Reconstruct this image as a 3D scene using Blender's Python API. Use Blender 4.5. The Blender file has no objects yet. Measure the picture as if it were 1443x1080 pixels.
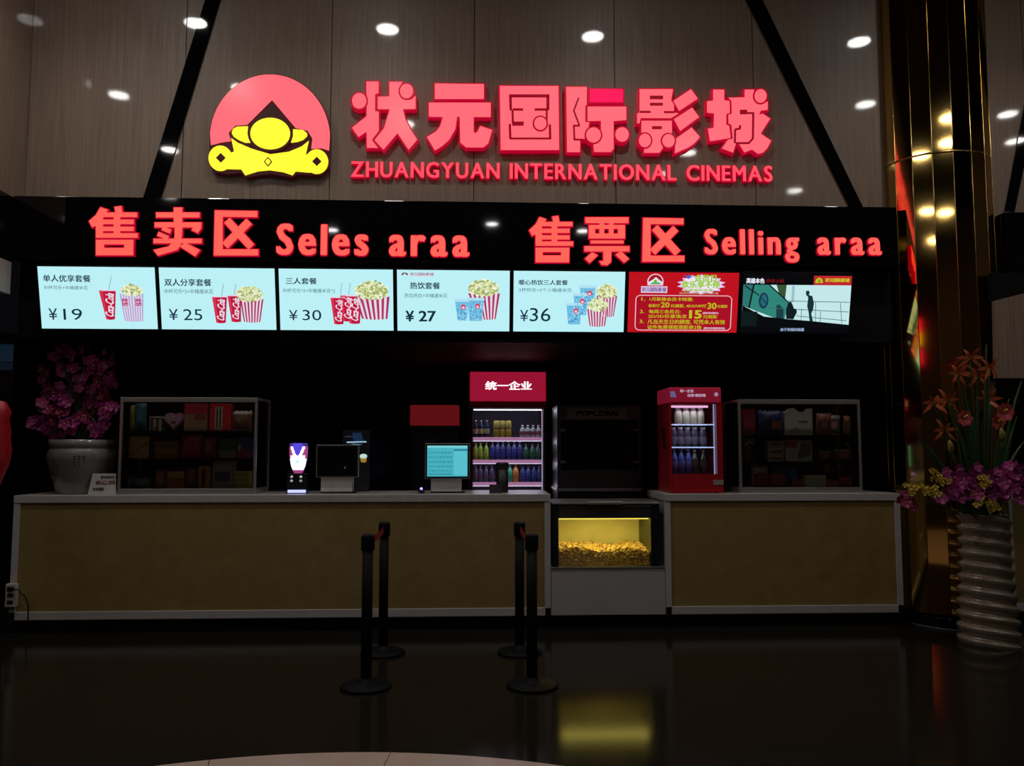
import bpy, bmesh, math, random
from mathutils import Vector, Matrix
random.seed(7)
SC = bpy.context.scene
COL = SC.collection
R = math.radians

# ------------------------------------------------------------------ camera, world, exposure
F_PX, IMG_W, IMG_H = 1150.0, 1443.0, 1080.0
PITCH, YAW, EYE = R(4.5), R(2.5), Vector((0, 0, 1.5))
cam = bpy.data.cameras.new('camera'); cam_o = bpy.data.objects.new('camera', cam); COL.objects.link(cam_o)
cam.sensor_fit = 'HORIZONTAL'; cam.sensor_width = 36.0; cam.lens = F_PX / IMG_W * 36.0
cam_o.location = EYE; cam_o.rotation_euler = (math.pi / 2 + PITCH, 0, -YAW); cam.clip_start = 0.05
SC.camera = cam_o
w = bpy.data.worlds.new('world'); SC.world = w; w.use_nodes = True
w.node_tree.nodes['Background'].inputs[0].default_value = (0.5, 0.55, 0.7, 1)
w.node_tree.nodes['Background'].inputs[1].default_value = 0.004
SC.view_settings.view_transform = 'Standard'; SC.view_settings.look = 'None'
SC.view_settings.exposure = 0.0; SC.view_settings.gamma = 1.0
DOWNLIGHT = 34.0            # radiance of each ceiling downlight
CEIL = 6.0

FW = Vector((math.sin(YAW) * math.cos(PITCH), math.cos(YAW) * math.cos(PITCH), math.sin(PITCH)))
RT = Vector((math.cos(YAW), -math.sin(YAW), 0)); UP = RT.cross(FW)
def ray(u, v): return FW + RT * ((u - IMG_W / 2) / F_PX) - UP * ((v - IMG_H / 2) / F_PX)
def at(u, v, Y):
    d = ray(u, v); return EYE + d * (Y / d.y)
def floor_at(u, v, z=0.0):
    d = ray(u, v); return EYE + d * ((z - EYE.z) / d.z)

# ------------------------------------------------------------------ materials
def mat(name, col=(.5, .5, .5), rough=.5, metal=0.0, emit=None, es=1.0, noise=None, coat=0.0, coat_rough=.05, spec=.5, bump=0.0):
    m = bpy.data.materials.new(name); m.use_nodes = True
    nt = m.node_tree; b = nt.nodes['Principled BSDF']
    b.inputs['Base Color'].default_value = (*col, 1); b.inputs['Roughness'].default_value = rough
    b.inputs['Metallic'].default_value = metal; b.inputs['Specular IOR Level'].default_value = spec
    b.inputs['Coat Weight'].default_value = coat; b.inputs['Coat Roughness'].default_value = coat_rough
    if emit:
        b.inputs['Emission Color'].default_value = (*emit, 1); b.inputs['Emission Strength'].default_value = es
    if noise:                                  # (scale xyz, second colour, detail)
        sc, c2, det = noise
        tc = nt.nodes.new('ShaderNodeTexCoord'); mp = nt.nodes.new('ShaderNodeMapping'); mp.inputs['Scale'].default_value = sc
        n = nt.nodes.new('ShaderNodeTexNoise'); n.inputs['Scale'].default_value = 1.0; n.inputs['Detail'].default_value = det
        n.inputs['Roughness'].default_value = .65
        rp = nt.nodes.new('ShaderNodeValToRGB')
        rp.color_ramp.elements[0].position = .3; rp.color_ramp.elements[1].position = .7
        rp.color_ramp.elements[0].color = (*col, 1); rp.color_ramp.elements[1].color = (*c2, 1)
        nt.links.new(tc.outputs['Object'], mp.inputs[0]); nt.links.new(mp.outputs[0], n.inputs['Vector'])
        nt.links.new(n.outputs['Fac'], rp.inputs[0]); nt.links.new(rp.outputs[0], b.inputs['Base Color'])
        if bump:
            bp = nt.nodes.new('ShaderNodeBump'); bp.inputs['Strength'].default_value = bump; bp.inputs['Distance'].default_value = .01
            nt.links.new(n.outputs['Fac'], bp.inputs['Height']); nt.links.new(bp.outputs[0], b.inputs['Normal'])
    return m
def glow(name, col, s=1.0, rough=.3, base=(.02, .02, .02)):
    return mat(name, base, rough, emit=col, es=s)
def glass(name, tint=(1, 1, 1), rough=.02, refl=1.0):
    m = bpy.data.materials.new(name); m.use_nodes = True; nt = m.node_tree; nt.nodes.clear()
    o = nt.nodes.new('ShaderNodeOutputMaterial'); t = nt.nodes.new('ShaderNodeBsdfTransparent'); g = nt.nodes.new('ShaderNodeBsdfGlossy')
    mx = nt.nodes.new('ShaderNodeMixShader'); fr = nt.nodes.new('ShaderNodeFresnel'); fr.inputs['IOR'].default_value = 1.45
    t.inputs[0].default_value = (*tint, 1); g.inputs['Roughness'].default_value = rough; g.inputs[0].default_value = (refl, refl, refl, 1)
    nt.links.new(fr.outputs[0], mx.inputs[0]); nt.links.new(t.outputs[0], mx.inputs[1]); nt.links.new(g.outputs[0], mx.inputs[2])
    nt.links.new(mx.outputs[0], o.inputs[0]); return m
_plain = {}
def plain(r, g, b, rough=.4, spec=.5, coat=0.0):
    k = (r, g, b, rough, spec, coat)
    if k not in _plain:
        _plain[k] = mat('paint_%d' % len(_plain), (r, g, b), rough, spec=spec, coat=coat,
                        noise=((30, 30, 30), (r * .88, g * .88, b * .88), 2))
    return _plain[k]

M = {}
M['wood'] = mat('wood_laminate', (.28, .19, .14), .45, noise=((55, 55, 1.3), (.42, .31, .235), 5), coat=.8, coat_rough=.045)
M['groove'] = mat('groove_black', (.01, .008, .008), .6)
M['black_gloss'] = mat('black_acrylic', (.004, .004, .005), .035, spec=.5)
M['black_matte'] = mat('black_matte', (.006, .006, .007), .6, spec=.2)
M['black_plastic'] = mat('black_plastic', (.010, .010, .011), .35)
M['post_black'] = mat('post_black', (.0035, .0035, .004), .55, spec=.15)
M['dark_wall'] = mat('dark_glass_wall', (.008, .008, .010), .16, spec=.35)
M['floor'] = mat('granite_black', (.012, .0098, .0072), .12, noise=((28, 28, 28), (.020, .0165, .012), 6), spec=.09)
M['inlay'] = mat('inlay_marble', (.66, .50, .41), .2, noise=((3, 3, 3), (.74, .58, .48), 5))
M['ceiling'] = mat('ceiling_black', (.012, .012, .013), .8, noise=((4, 4, 4), (.018, .018, .02), 3))
M['room_wall'] = mat('room_wall_dark', (.16, .115, .085), .6, noise=((2, 2, 2), (.20, .145, .11), 3))
M['onyx'] = mat('onyx_panel', (.29, .195, .066), .32, noise=((9, 9, 9), (.38, .26, .10), 7), coat=.3, coat_rough=.1)
M['quartz'] = mat('white_quartz', (.52, .48, .46), .28, noise=((14, 14, 14), (.60, .56, .54), 5))
M['white_cab'] = mat('white_cabinet', (.50, .46, .45), .35, noise=((5, 5, 5), (.54, .50, .49), 3))
M['alu'] = mat('aluminium', (.62, .61, .59), .3, metal=.75, noise=((4, 4, 60), (.55, .54, .53), 3))
M['steel'] = mat('steel', (.5, .5, .5), .25, metal=1.0)
M['dark_steel'] = mat('dark_steel', (.10, .095, .095), .32, metal=.7)
M['gold'] = mat('gold_mirror', (.62, .40, .12), .05, metal=1.0, noise=((1, 1, 2), (.55, .36, .11), 2))
M['gold_trim'] = mat('gold_trim', (.60, .42, .14), .25, metal=1.0)
M['pane'] = glass('clear_pane')
M['pane_dark'] = glass('smoked_pane', (.35, .33, .33))
M['shelf_glass'] = glass('shelf_glass', (.72, .76, .75))
M['red_face'] = glow('sign_red_face', (1.30, .125, .140), 1.0, .2, (.3, .02, .02))
M['pink_face'] = glow('sign_pink_face', (1.30, .150, .190), 1.0, .2, (.3, .02, .02))
M['hot_face'] = glow('sign_crimson_face', (1.15, .006, .10), 1.0, .2, (.3, .02, .02))
M['latin_face'] = glow('sign_latin_face', (1.25, .085, .125), 1.0, .2, (.3, .02, .02))
M['low_face'] = glow('sign_low_face', (1.35, .125, .095), 1.0, .2, (.3, .02, .02))
M['red_side'] = glow('sign_red_side', (.42, .000, .022), 1.0, .3, (.1, .0, .0))
M['red_line'] = glow('sign_red_line', (.26, .001, .014), 1.0, .3, (.1, .0, .0))
M['yellow_face'] = glow('sign_yellow_face', (1.15, 1.0, .035), 1.0, .2, (.3, .25, .02))
M['maroon'] = mat('sign_maroon', (.05, .008, .012), .35, emit=(.016, .001, .002), es=1.0)
M['red_fridge'] = mat('red_enamel', (.45, .012, .02), .3, coat=.4)
M['red_card'] = mat('red_print', (.42, .02, .02), .4)
M['stem'] = plain(.03, .08, .02)
M['leaf'] = mat('leaf_green', (.018, .055, .016), .35, noise=((20, 20, 4), (.03, .085, .02), 3))
M['magenta'] = mat('petal_magenta', (.34, .022, .17), .5, noise=((25, 25, 25), (.46, .05, .27), 3))
M['wine'] = mat('petal_wine', (.25, .012, .07), .5, noise=((25, 25, 25), (.34, .03, .12), 3))
M['yellow_petal'] = mat('petal_yellow', (.62, .52, .03), .5, noise=((25, 25, 25), (.75, .66, .08), 3))
M['orange_petal'] = mat('petal_orange', (.55, .09, .025), .45, noise=((25, 25, 25), (.65, .16, .04), 3))
M['coral_petal'] = mat('petal_coral', (.55, .05, .06), .45, noise=((25, 25, 25), (.66, .12, .12), 3))

# ------------------------------------------------------------------ mesh building
class MB:
    """collects shapes in world coordinates; build() links them as ONE mesh object"""
    def __init__(s): s.v = []; s.f = []; s.mi = []; s.sm = []
    def add(s, vs, fs, mi=0, smooth=False):
        o = len(s.v); s.v += [Vector(p) for p in vs]
        for f in fs: s.f.append([i + o for i in f]); s.mi.append(mi); s.sm.append(smooth)
        return s
    def box(s, x0, x1, y0, y1, z0, z1, mi=0):
        vs = [(x, y, z) for z in (z0, z1) for y in (y0, y1) for x in (x0, x1)]
        return s.add(vs, [(0, 2, 3, 1), (4, 5, 7, 6), (0, 1, 5, 4), (2, 6, 7, 3), (0, 4, 6, 2), (1, 3, 7, 5)], mi)
    def prism(s, pts, y0, y1, mi=0):           # pts: (x,z) polygon, front face at y0
        n = len(pts); a = sum(pts[i][0] * pts[(i + 1) % n][1] - pts[(i + 1) % n][0] * pts[i][1] for i in range(n))
        if a < 0: pts = pts[::-1]
        vs = [(p[0], y0, p[1]) for p in pts] + [(p[0], y1, p[1]) for p in pts]
        fs = [list(range(n)), list(range(2 * n - 1, n - 1, -1))] + [(i, i + n, (i + 1) % n + n, (i + 1) % n) for i in range(n)]
        return s.add(vs, fs, mi)
    def lathe(s, prof, c=(0, 0, 0), seg=24, mi=0, smooth=True, mis=None):   # prof: (r,z) bottom to top
        vs = []; fs = []; n = len(prof)
        for r, z in prof:
            for k in range(seg):
                t = 2 * math.pi * k / seg; vs.append((c[0] + r * math.cos(t), c[1] + r * math.sin(t), c[2] + z))
        o = len(s.v); s.v += [Vector(p) for p in vs]
        for i in range(n - 1):
            for k in range(seg):
                k2 = (k + 1) % seg
                s.f.append([o + i * seg + k, o + i * seg + k2, o + (i + 1) * seg + k2, o + (i + 1) * seg + k])
                s.mi.append(mis[i] if mis else mi); s.sm.append(smooth)
        s.f.append([o + k for k in range(seg)][::-1]); s.mi.append(mis[0] if mis else mi); s.sm.append(False)
        s.f.append([o + (n - 1) * seg + k for k in range(seg)]); s.mi.append(mis[-1] if mis else mi); s.sm.append(False)
        return s
    def cyl_y(s, cx, cz, r, y0, y1, seg=24, mi=0, rz=None):
        rz = rz or r
        return s.prism([(cx + r * math.cos(2 * math.pi * k / seg), cz + rz * math.sin(2 * math.pi * k / seg)) for k in range(seg)], y0, y1, mi)
    def tube(s, pts, r, seg=8, mi=0):
        pts = [Vector(p) for p in pts]; rs = r if isinstance(r, (list, tuple)) else [r] * len(pts)
        vs = []; n = len(pts); up = Vector((.13, .31, .94))
        for i, p in enumerate(pts):
            d = (pts[min(i + 1, n - 1)] - pts[max(i - 1, 0)]).normalized()
            a = d.cross(up)
            if a.length < 1e-3: a = d.cross(Vector((1, 0, 0)))
            a.normalize(); b = d.cross(a)
            for k in range(seg):
                t = 2 * math.pi * k / seg; vs.append(p + (a * math.cos(t) + b * math.sin(t)) * rs[i])
        fs = [(i * seg + k, (i + 1) * seg + k, (i + 1) * seg + (k + 1) % seg, i * seg + (k + 1) % seg) for i in range(n - 1) for k in range(seg)]
        fs += [list(range(seg)), list(range((n - 1) * seg, n * seg))[::-1]]
        return s.add(vs, fs, mi, True)
    def ball(s, c, rx, ry=None, rz=None, seg=12, rings=8, mi=0):
        ry = ry or rx; rz = rz or rx; prof = [(math.sin(math.pi * i / rings), -math.cos(math.pi * i / rings)) for i in range(rings + 1)]
        prof[0] = (.02, -1); prof[-1] = (.02, 1); o = len(s.v); s.lathe(prof, (0, 0, 0), seg, mi)
        for i in range(o, len(s.v)): p = s.v[i]; s.v[i] = Vector((c[0] + p.x * rx, c[1] + p.y * ry, c[2] + p.z * rz))
        return s
    def grid(s, fn, nu, nv, mi=0, smooth=True, mif=None):
        vs = [fn(i / nu, j / nv) for j in range(nv + 1) for i in range(nu + 1)]
        o = len(s.v); s.v += [Vector(p) for p in vs]
        for j in range(nv):
            for i in range(nu):
                a = o + j * (nu + 1) + i; s.f.append([a, a + 1, a + nu + 2, a + nu + 1]); s.mi.append(mif(i, j) if mif else mi); s.sm.append(smooth)
        return s
    def text(s, body, x0, x1, z0, z1, y, mi=0, off=0.0, depth=0.0, keep=False, align='c', xf=None, ref=None):
        """fit text into the rectangle x0..x1, z0..z1 with its front at y"""
        vs, fs = bold(body, off, off * .5)
        rv = vs
        ax, bx = min(p[0] for p in rv), max(p[0] for p in rv); az, bz = min(p[1] for p in rv), max(p[1] for p in rv)
        sx = (x1 - x0) / (bx - ax); sz = (z1 - z0) / (bz - az)
        if keep:
            k = min(sx, sz); cx = (x0 + x1) / 2; cz = (z0 + z1) / 2
            if align == 'l': x0 = x0
            else: x0 = cx - k * (bx - ax) / 2
            z0 = cz - k * (bz - az) / 2; sx = sz = k
        out = []
        for p in vs:
            q = (x0 + (p[0] - ax) * sx, y + (depth if p[2] < -.01 else 0), z0 + (p[1] - az) * sz)
            out.append(xf(q) if xf else q)
        return s.add(out, fs, mi)
    def build(s, name, mats, parent=None, loc=None, bev=0.0):
        base = Vector(loc) if loc is not None else (Vector(parent['_o']) if parent is not None else Vector((0, 0, 0)))
        me = bpy.data.meshes.new(name); me.from_pydata([p - base for p in s.v], [], s.f)
        for m in (mats if isinstance(mats, (list, tuple)) else [mats]): me.materials.append(m)
        me.polygons.foreach_set('material_index', s.mi); me.polygons.foreach_set('use_smooth', s.sm); me.update()
        o = bpy.data.objects.new(name, me); COL.objects.link(o)
        o['_o'] = tuple(base)
        if parent is not None: o.parent = parent; o.location = base - Vector(parent['_o'])
        else: o.location = base
        if bev:
            b = o.modifiers.new('bevel', 'BEVEL'); b.width = bev; b.segments = 2; b.limit_method = 'ANGLE'
        return o
_gl = {}
def glyphs(body, off=0.0, solid=False):
    k = (body, off, solid)
    if k not in _gl:
        c = bpy.data.curves.new('g', 'FONT'); c.body = body; c.offset = off; c.resolution_u = 3 if len(body) < 4 else 2
        c.extrude = .05 if solid else 0.0
        o = bpy.data.objects.new('g', c); COL.objects.link(o)
        m = bpy.data.meshes.new_from_object(o.evaluated_get(bpy.context.evaluated_depsgraph_get()))
        _gl[k] = ([tuple(v.co) for v in m.vertices], [list(p.vertices) for p in m.polygons])
        bpy.data.objects.remove(o); bpy.data.curves.remove(c); bpy.data.meshes.remove(m)
    return _gl[k]
def bold(body, wx, wz, rim=0.0, solid=False):
    """letters thickened by overlaying shifted copies of the outline"""
    v0, f0 = glyphs(body, 0.0, solid)
    if wx <= 0 and rim <= 0: return v0, f0
    X, Z = wx + rim, wz + rim; vs = []; fs = []
    for dx, dz in ((0, 0), (-X, 0), (X, 0), (-X * .75, -Z), (X * .75, -Z), (-X * .75, Z), (X * .75, Z)) + (((-X / 2, 0), (X / 2, 0)) if X > .05 else ()):
        n = len(vs); vs += [(p[0] + dx, p[1] + dz, p[2]) for p in v0]; fs += [[i + n for i in f] for f in f0]
    return vs, fs
def tag(o, label, cat, group=None, kind=None):
    o['label'] = label; o['category'] = cat
    if group: o['group'] = group
    if kind: o['kind'] = kind
    return o
def thing(name, loc, label, cat, group=None):
    o = bpy.data.objects.new(name, None); COL.objects.link(o); o.location = loc; o['_o'] = tuple(loc); o.empty_display_size = .1
    return tag(o, label, cat, group)
def struct(o): o['kind'] = 'structure'; return o
KIDS = {}
def copy_thing(root, loc, rotz=0.0, label=None, cat=None, group=None):
    if root.name not in KIDS: KIDS[root.name] = list(root.children)
    r = root.copy(); COL.objects.link(r); r.location = loc; r.rotation_euler = (0, 0, rotz); r['_o'] = tuple(loc)
    if label: r['label'] = label
    if cat: r['category'] = cat
    if group: r['group'] = group
    for ch in KIDS[root.name]:
        c = ch.copy(); COL.objects.link(c); c.parent = r
        for g in list(ch.children):
            d = g.copy(); COL.objects.link(d); d.parent = c
    return r
def offset_poly(pts, d):
    n = len(pts); a = sum(pts[i][0] * pts[(i + 1) % n][1] - pts[(i + 1) % n][0] * pts[i][1] for i in range(n))
    if a < 0: pts = pts[::-1]
    out = []
    for i in range(n):
        p0, p1, p2 = Vector(pts[i - 1]), Vector(pts[i]), Vector(pts[(i + 1) % n])
        e1 = (p1 - p0).normalized(); e2 = (p2 - p1).normalized()
        n1 = Vector((e1.y, -e1.x)); n2 = Vector((e2.y, -e2.x)); b = n1 + n2
        k = b.length_squared
        b = n1 if k < .25 else b * (2 / k)
        if b.length > 1.6: b = b.normalized() * 1.6
        q = p1 + b * d; out.append((q.x, q.y))
    return out
ORD = 'first second third fourth fifth sixth seventh eighth ninth tenth eleventh twelfth thirteenth'.split()

# ------------------------------------------------------------------ the setting
YC = 6.86       # counter front
YW = 6.98       # wood wall front
YS = 6.78       # sign board front
struct(MB().box(-9, 9, -6, 10.5, -.2, 0).build('floor', M['floor']))
struct(MB().box(-9, 9, -6, 10.5, CEIL, CEIL + .2).build('ceiling', M['ceiling']))
wb = MB()
seams = [-3.85, -2.54, -1.28, -.03, 1.22, 2.47, 3.70]
for a, b in zip(seams[:-1], seams[1:]): wb.box(a + .004, b - .004, YW, YW + .05, 3.30, CEIL)
wb.box(seams[0], seams[-1], YW + .012, YW + .12, 3.30, CEIL, 1)
struct(wb.build('wall_back', [M['wood'], M['groove']]))
wr = MB()
for a, b in ((4.45, 4.97), (4.978, 6.2)): wr.box(a, b, YW, YW + .05, 3.30, CEIL)
wr.box(4.45, 6.2, YW + .012, YW + .12, 3.30, CEIL, 1)
struct(wr.build('wall_right', [M['wood'], M['groove']]))
struct(MB().box(-4.6, -3.85, 5.9, YW + .12, 3.55, CEIL).build('wall_left', M['wood']))
# black slanted strips across the wood wall
def slant(n, pts):
    q = [at(u, v, YW) for u, v in pts]
    q = [(p.x, p.z) for p in q]
    struct(MB().prism(q, YW - .012, YW + .01).build('trim_%d' % n, M['black_gloss']))
slant(1, [(317.5, -20), (296, -20), (201, 284), (226, 284)])
slant(2, [(1040, -20), (1064, -20), (1219, 300), (1200, 300)])
slant(3, [(1414, 302), (1428, 302), (1496, -20), (1474, -20)])
# service area behind the counter
struct(MB().box(-6, 7.5, 9.8, 10.0, 0, 2.42).build('wall_rear', M['dark_wall']))
struct(MB().box(-6, 7.5, YS + .20, 9.8, 2.40, 2.46).build('trim_4', M['black_matte']))
struct(MB().box(-6.2, -6.0, 6.4, 10, 0, 3.0).build('wall_west', M['black_matte']))
struct(MB().box(7.5, 7.7, 6.4, 10, 0, 3.0).build('wall_east', M['black_matte']))
# the lobby behind the camera
struct(MB().box(-9.2, -9, -6, 10.5, 0, CEIL).build('wall_lobby_west', M['room_wall']))
struct(MB().box(9, 9.2, -6, 10.5, 0, CEIL).build('wall_lobby_east', M['room_wall']))
struct(MB().box(-9, 9, -6.2, -6, 0, CEIL).build('wall_lobby_front', M['room_wall']))
# round stone inlay in the floor, in wedges
inl = MB(); ic = Vector((-.66, 1.425)); rr = 2.745
for k in range(20):
    a0, a1 = R(5.1 + 18 * k), R(5.1 + 18 * (k + 1)); g = .0035
    st = [math.pi / 2 - (a0 + (a1 - a0) * i / 8) for i in range(9)]
    ring = [(ic.x + rr * math.cos(t), ic.y + rr * math.sin(t)) for t in st] + [(ic.x + .4 * math.cos(t), ic.y + .4 * math.sin(t)) for t in st[::-1]]
    mid = (st[0] + st[-1]) / 2
    ring = [(x + math.cos(mid) * .011, y + math.sin(mid) * .011) for x, y in ring]
    inl.add([(x, y, .0015) for x, y in ring], [list(range(len(ring)))[::-1]])
struct(inl.build('floor_inlay', M['inlay']))

# ------------------------------------------------------------------ ceiling downlights
LIGHT = glow('downlight_lens', (1, .97, .93), DOWNLIGHT)
dl = thing('downlight', (0, 0, CEIL), 'recessed round white downlight in the black lobby ceiling', 'ceiling light', 'lobby ceiling downlights')
MB().lathe([(.150, -.012), (.150, 0.0), (.149, .0), ], (0, 0, CEIL), 24).build('rim', M['black_plastic'], dl)
MB().lathe([(.118, -.016), (.118, -.011)], (0, 0, CEIL), 24).build('lens', LIGHT, dl)
spots = [(-2.99, 5.48), (-.97, 5.45), (1.26, 5.39), (4.23, 5.40), (-5.39, 3.75), (-4.58, 3.64), (-2.96, 3.92), (5.09, 3.78), (7.16, 3.55),
         (5.57, .18), (3.01, .93), (-4.65, 1.69), (-5.51, -1.0), (7.9, 2.6), (0.3, -2.6), (-3.0, -3.2), (2.2, -3.05), (-7.2, 1.2), (3.22, 1.93), (-1.0, 2.86), (-3.6, .68)]
for i, (x, y) in enumerate(spots):
    if i == 0: dl.location = (x, y, CEIL)
    else: copy_thing(dl, (x, y, CEIL))
    if y < 5: continue
    sl = bpy.data.lights.new('downlight_beam', 'SPOT'); sl.energy = 62 if y > 5 else 40; sl.color = (1, .94, .86); sl.spot_size = R(128 if y > 5 else 110); sl.spot_blend = .75; sl.shadow_soft_size = .10
    so = bpy.data.objects.new('downlight_beam', sl); COL.objects.link(so); so.location = (x, y, CEIL - .03)

# ------------------------------------------------------------------ black sign board and its letters
sb = MB().box(-3.83, 3.63, YS, YW - .001, 3.045, 3.575).box(-3.83, 3.63, YS + .15, YW - .001, 2.41, 3.045, 1)
tag(sb.build('sign_board', [M['black_gloss'], M['black_matte']], loc=(0, YS, 2.41), bev=.004), 'long glossy black sign board above the counter carrying red letters', 'sign board')
tag(MB().box(4.56, 6.4, YS - .05, YW - .001, 2.93, 3.53).build('fascia_box', M['black_gloss'], loc=(5.4, YS, 2.93), bev=.004),
    'plain black fascia box right of the gold column', 'fascia')
tag(MB().box(-4.6, -3.80, 5.9, YS - .002, 3.00, 3.548).build('fascia_box', M['black_gloss'], loc=(-4.2, 6.3, 3.0), bev=.004),
    'black fascia box at the upper left returning toward the viewer', 'fascia')

def letter(ch, u0, u1, v0, v1, Y, depth, label, cat, group, name, face, off_face, off_body, ref=None):
    p0 = at((u0 + u1) / 2, (v0 + v1) / 2, Y); a = at(u0, (v0 + v1) / 2, Y).x; b = at(u1, (v0 + v1) / 2, Y).x
    zt = at((u0 + u1) / 2, v0, Y).z; zb = at((u0 + u1) / 2, v1, Y).z
    vs, _ = bold(ch, off_face, off_face * .35); bx0, bx1 = min(p[0] for p in vs), max(p[0] for p in vs); bz0, bz1 = min(p[1] for p in vs), max(p[1] for p in vs)
    sx = (b - a) / (bx1 - bx0); sz = (zt - zb) / (bz1 - bz0)
    body = MB(); gv, gf = bold(ch, off_face, off_face * .35, off_body, True)
    body.add([(a + (p[0] - bx0) * sx, Y - depth + .004 if p[2] > 0 else Y + .0003, zb + (p[1] - bz0) * sz) for p in gv], gf)
    o = body.build(name, M['red_side'], loc=((a + b) / 2, Y, zb)); tag(o, label, cat, group)
    fc = MB(); gv, gf = bold(ch, off_face, off_face * .35)
    fc.add([(a + (p[0] - bx0) * sx, Y - depth, zb + (p[1] - bz0) * sz) for p in gv], gf)
    fc.build('face', face, o)
    return o

def latin_line(txt, u0, u1, base0, base1, cap, Y, depth, desc, group, face, gap, space, off_face=.026, off_body=.020, squeeze=1.0):
    widths = []; em = []
    for ch in txt:
        if ch == ' ': widths.append(space); em.append(None); continue
        vs, _ = bold(ch, off_face, off_face * .35); xs = [p[0] for p in vs]; zs = [p[1] for p in vs]
        widths.append(max(xs) - min(xs)); em.append((min(zs), max(zs)))
    tot = sum(widths) + gap * (len(txt) - 1); k = (u1 - u0) / tot; x = u0
    capz = bold('E', off_face, off_face * .35)[0]; hz = max(p[1] for p in capz) - min(p[1] for p in capz); kz = cap / hz
    word = 0; n = 0; nword = len(txt.split())
    for i, ch in enumerate(txt):
        if ch == ' ': word += 1; n = 0
        else:
            t = (x - u0) / (u1 - u0); base = base0 + (base1 - base0) * t
            letter(ch, x, x + widths[i] * k, base - em[i][1] * kz, base - em[i][0] * kz, Y, depth,
                   desc % (('capital ' if ch.isupper() else 'small ') + ch, ORD[n], ORD[word] if word < nword - 1 or nword == 2 else 'last'),
                   'sign letter', group, 'sign_letter', face, off_face, off_body)
            n += 1
        x += (widths[i] + gap) * k

latin_line('ZHUANGYUAN INTERNATIONAL CINEMAS', 495.5, 1086.5, 251, 257.5, 21.5, YW, .038, 'glowing red %s, %s letter in the %s word under the big characters',
           'English name letters', M['latin_face'], .115, .30)
latin_line('Seles araa', 390.5, 661.5, 359, 362, 43, YS, .026, 'glowing red %s, %s letter, %s word of the board\'s left-hand English', 'left sign board letters', M['low_face'], .13, .30, .042, .016)
latin_line('Selling araa', 991.5, 1240.5, 358.5, 359.5, 35, YS, .026, 'glowing red %s, %s letter, %s word of the board\'s right-hand English', 'right sign board letters', M['low_face'], .14, .34, .042, .016)
# the six large custom characters and the emblem: channel letters on the wood wall
def cropper(ox, oy, s, Y):
    def f(p):
        q = at(ox + p[0] / s, oy + p[1] / s, Y); return (q.x, q.z)
    return f
FR = YW - .062
def channel(name, label, cat, group, crop, faces, circles=(), lines=(), hot=(), grow=.011, FR=YW - .062, back=YW, mats=None):
    cv = cropper(*crop, FR); body = MB(); face = MB(); ln = MB()
    for i, pl in enumerate(faces):
        q = [cv(p) for p in pl]
        body.prism(offset_poly(q, grow), FR + .006, back - .0004); face.prism(offset_poly(q, -.001), FR, FR + .008, 1 if i in hot else 0)
    for c in circles:
        x, y, rx, ry = c[:4]; pts = [(x + rx * math.cos(2 * math.pi * k / 32), y + ry * math.sin(2 * math.pi * k / 32)) for k in range(32)]
        q = [cv(p) for p in pts]
        body.prism(offset_poly(q, grow * 1.35), FR - .006, back - .0004); face.prism(q, FR - .010, FR - .004, 1 if len(c) > 4 else 0)
    for x0, y0, x1, y1, wd in lines:
        d = Vector((x1 - x0, y1 - y0)).normalized(); nrm = Vector((-d.y, d.x)) * (wd * 1.15 + 4) / 2; e = d * wd * .25
        a, b = Vector((x0, y0)) - e, Vector((x1, y1)) + e
        ln.prism([cv(a + nrm), cv(b + nrm), cv(b - nrm), cv(a - nrm)], FR - .003, FR + .004)
    x0 = min(p.x for p in body.v); x1 = max(p.x for p in body.v); z0 = min(p.z for p in body.v)
    o = body.build(name, M['red_side'], loc=((x0 + x1) / 2, back, z0)); tag(o, label, cat, group)
    face.build('face', mats or [M['pink_face'], M['hot_face']], o)
    if lines: ln.build('outline', M['red_line'], o)
    return o
lab = 'large glowing pink-red Chinese character, %s of the six big ones on the wood wall'
G = 'large characters on the wood wall'
c1 = (480, 100, 6.559)
channel('sign_character', lab % 'first', 'sign character', G, c1,
    [[(238, 97), (350, 97), (350, 205), (318, 212), (318, 372), (352, 376), (352, 552), (288, 636), (345, 710), (242, 710), (240, 560), (165, 610), (104, 525), (240, 418)],
     [(450, 100), (570, 100), (545, 150), (545, 225), (590, 268), (650, 266), (692, 228), (692, 350), (575, 352), (600, 450), (650, 545), (708, 635), (628, 728), (525, 575), (395, 728), (312, 640), (400, 530), (455, 352), (342, 352), (342, 238), (450, 234)]],
    [(173, 280, 66, 72), (610, 190, 60, 66)])
channel('sign_character', lab % 'second', 'sign character', G, c1,
    [[(870, 115), (1325, 120), (1325, 258), (870, 258)],
     [(815, 292), (1388, 292), (1388, 425), (1230, 425), (1230, 560), (1245, 576), (1264, 560), (1290, 508), (1402, 545), (1365, 670), (1320, 706), (1160, 706), (1105, 660), (1100, 425), (1078, 420), (1060, 540), (1000, 640), (940, 692), (872, 735), (797, 610), (880, 560), (920, 510), (945, 425), (815, 420)]])
c2 = (690, 100, 7.215)
channel('sign_character', lab % 'third', 'sign character', G, c2, [[(102, 150), (700, 152), (708, 803), (112, 803)]], [(515, 537, 62, 65)],
    [(205, 255, 600, 255, 24), (210, 250, 215, 398, 20), (592, 255, 592, 395, 24), (240, 393, 335, 393, 18), (462, 393, 575, 393, 18), (232, 400, 236, 530, 16), (236, 537, 338, 537, 34),
     (580, 400, 580, 500, 14), (205, 545, 210, 690, 18), (210, 688, 618, 688, 14), (612, 550, 615, 690, 18)])
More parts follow.
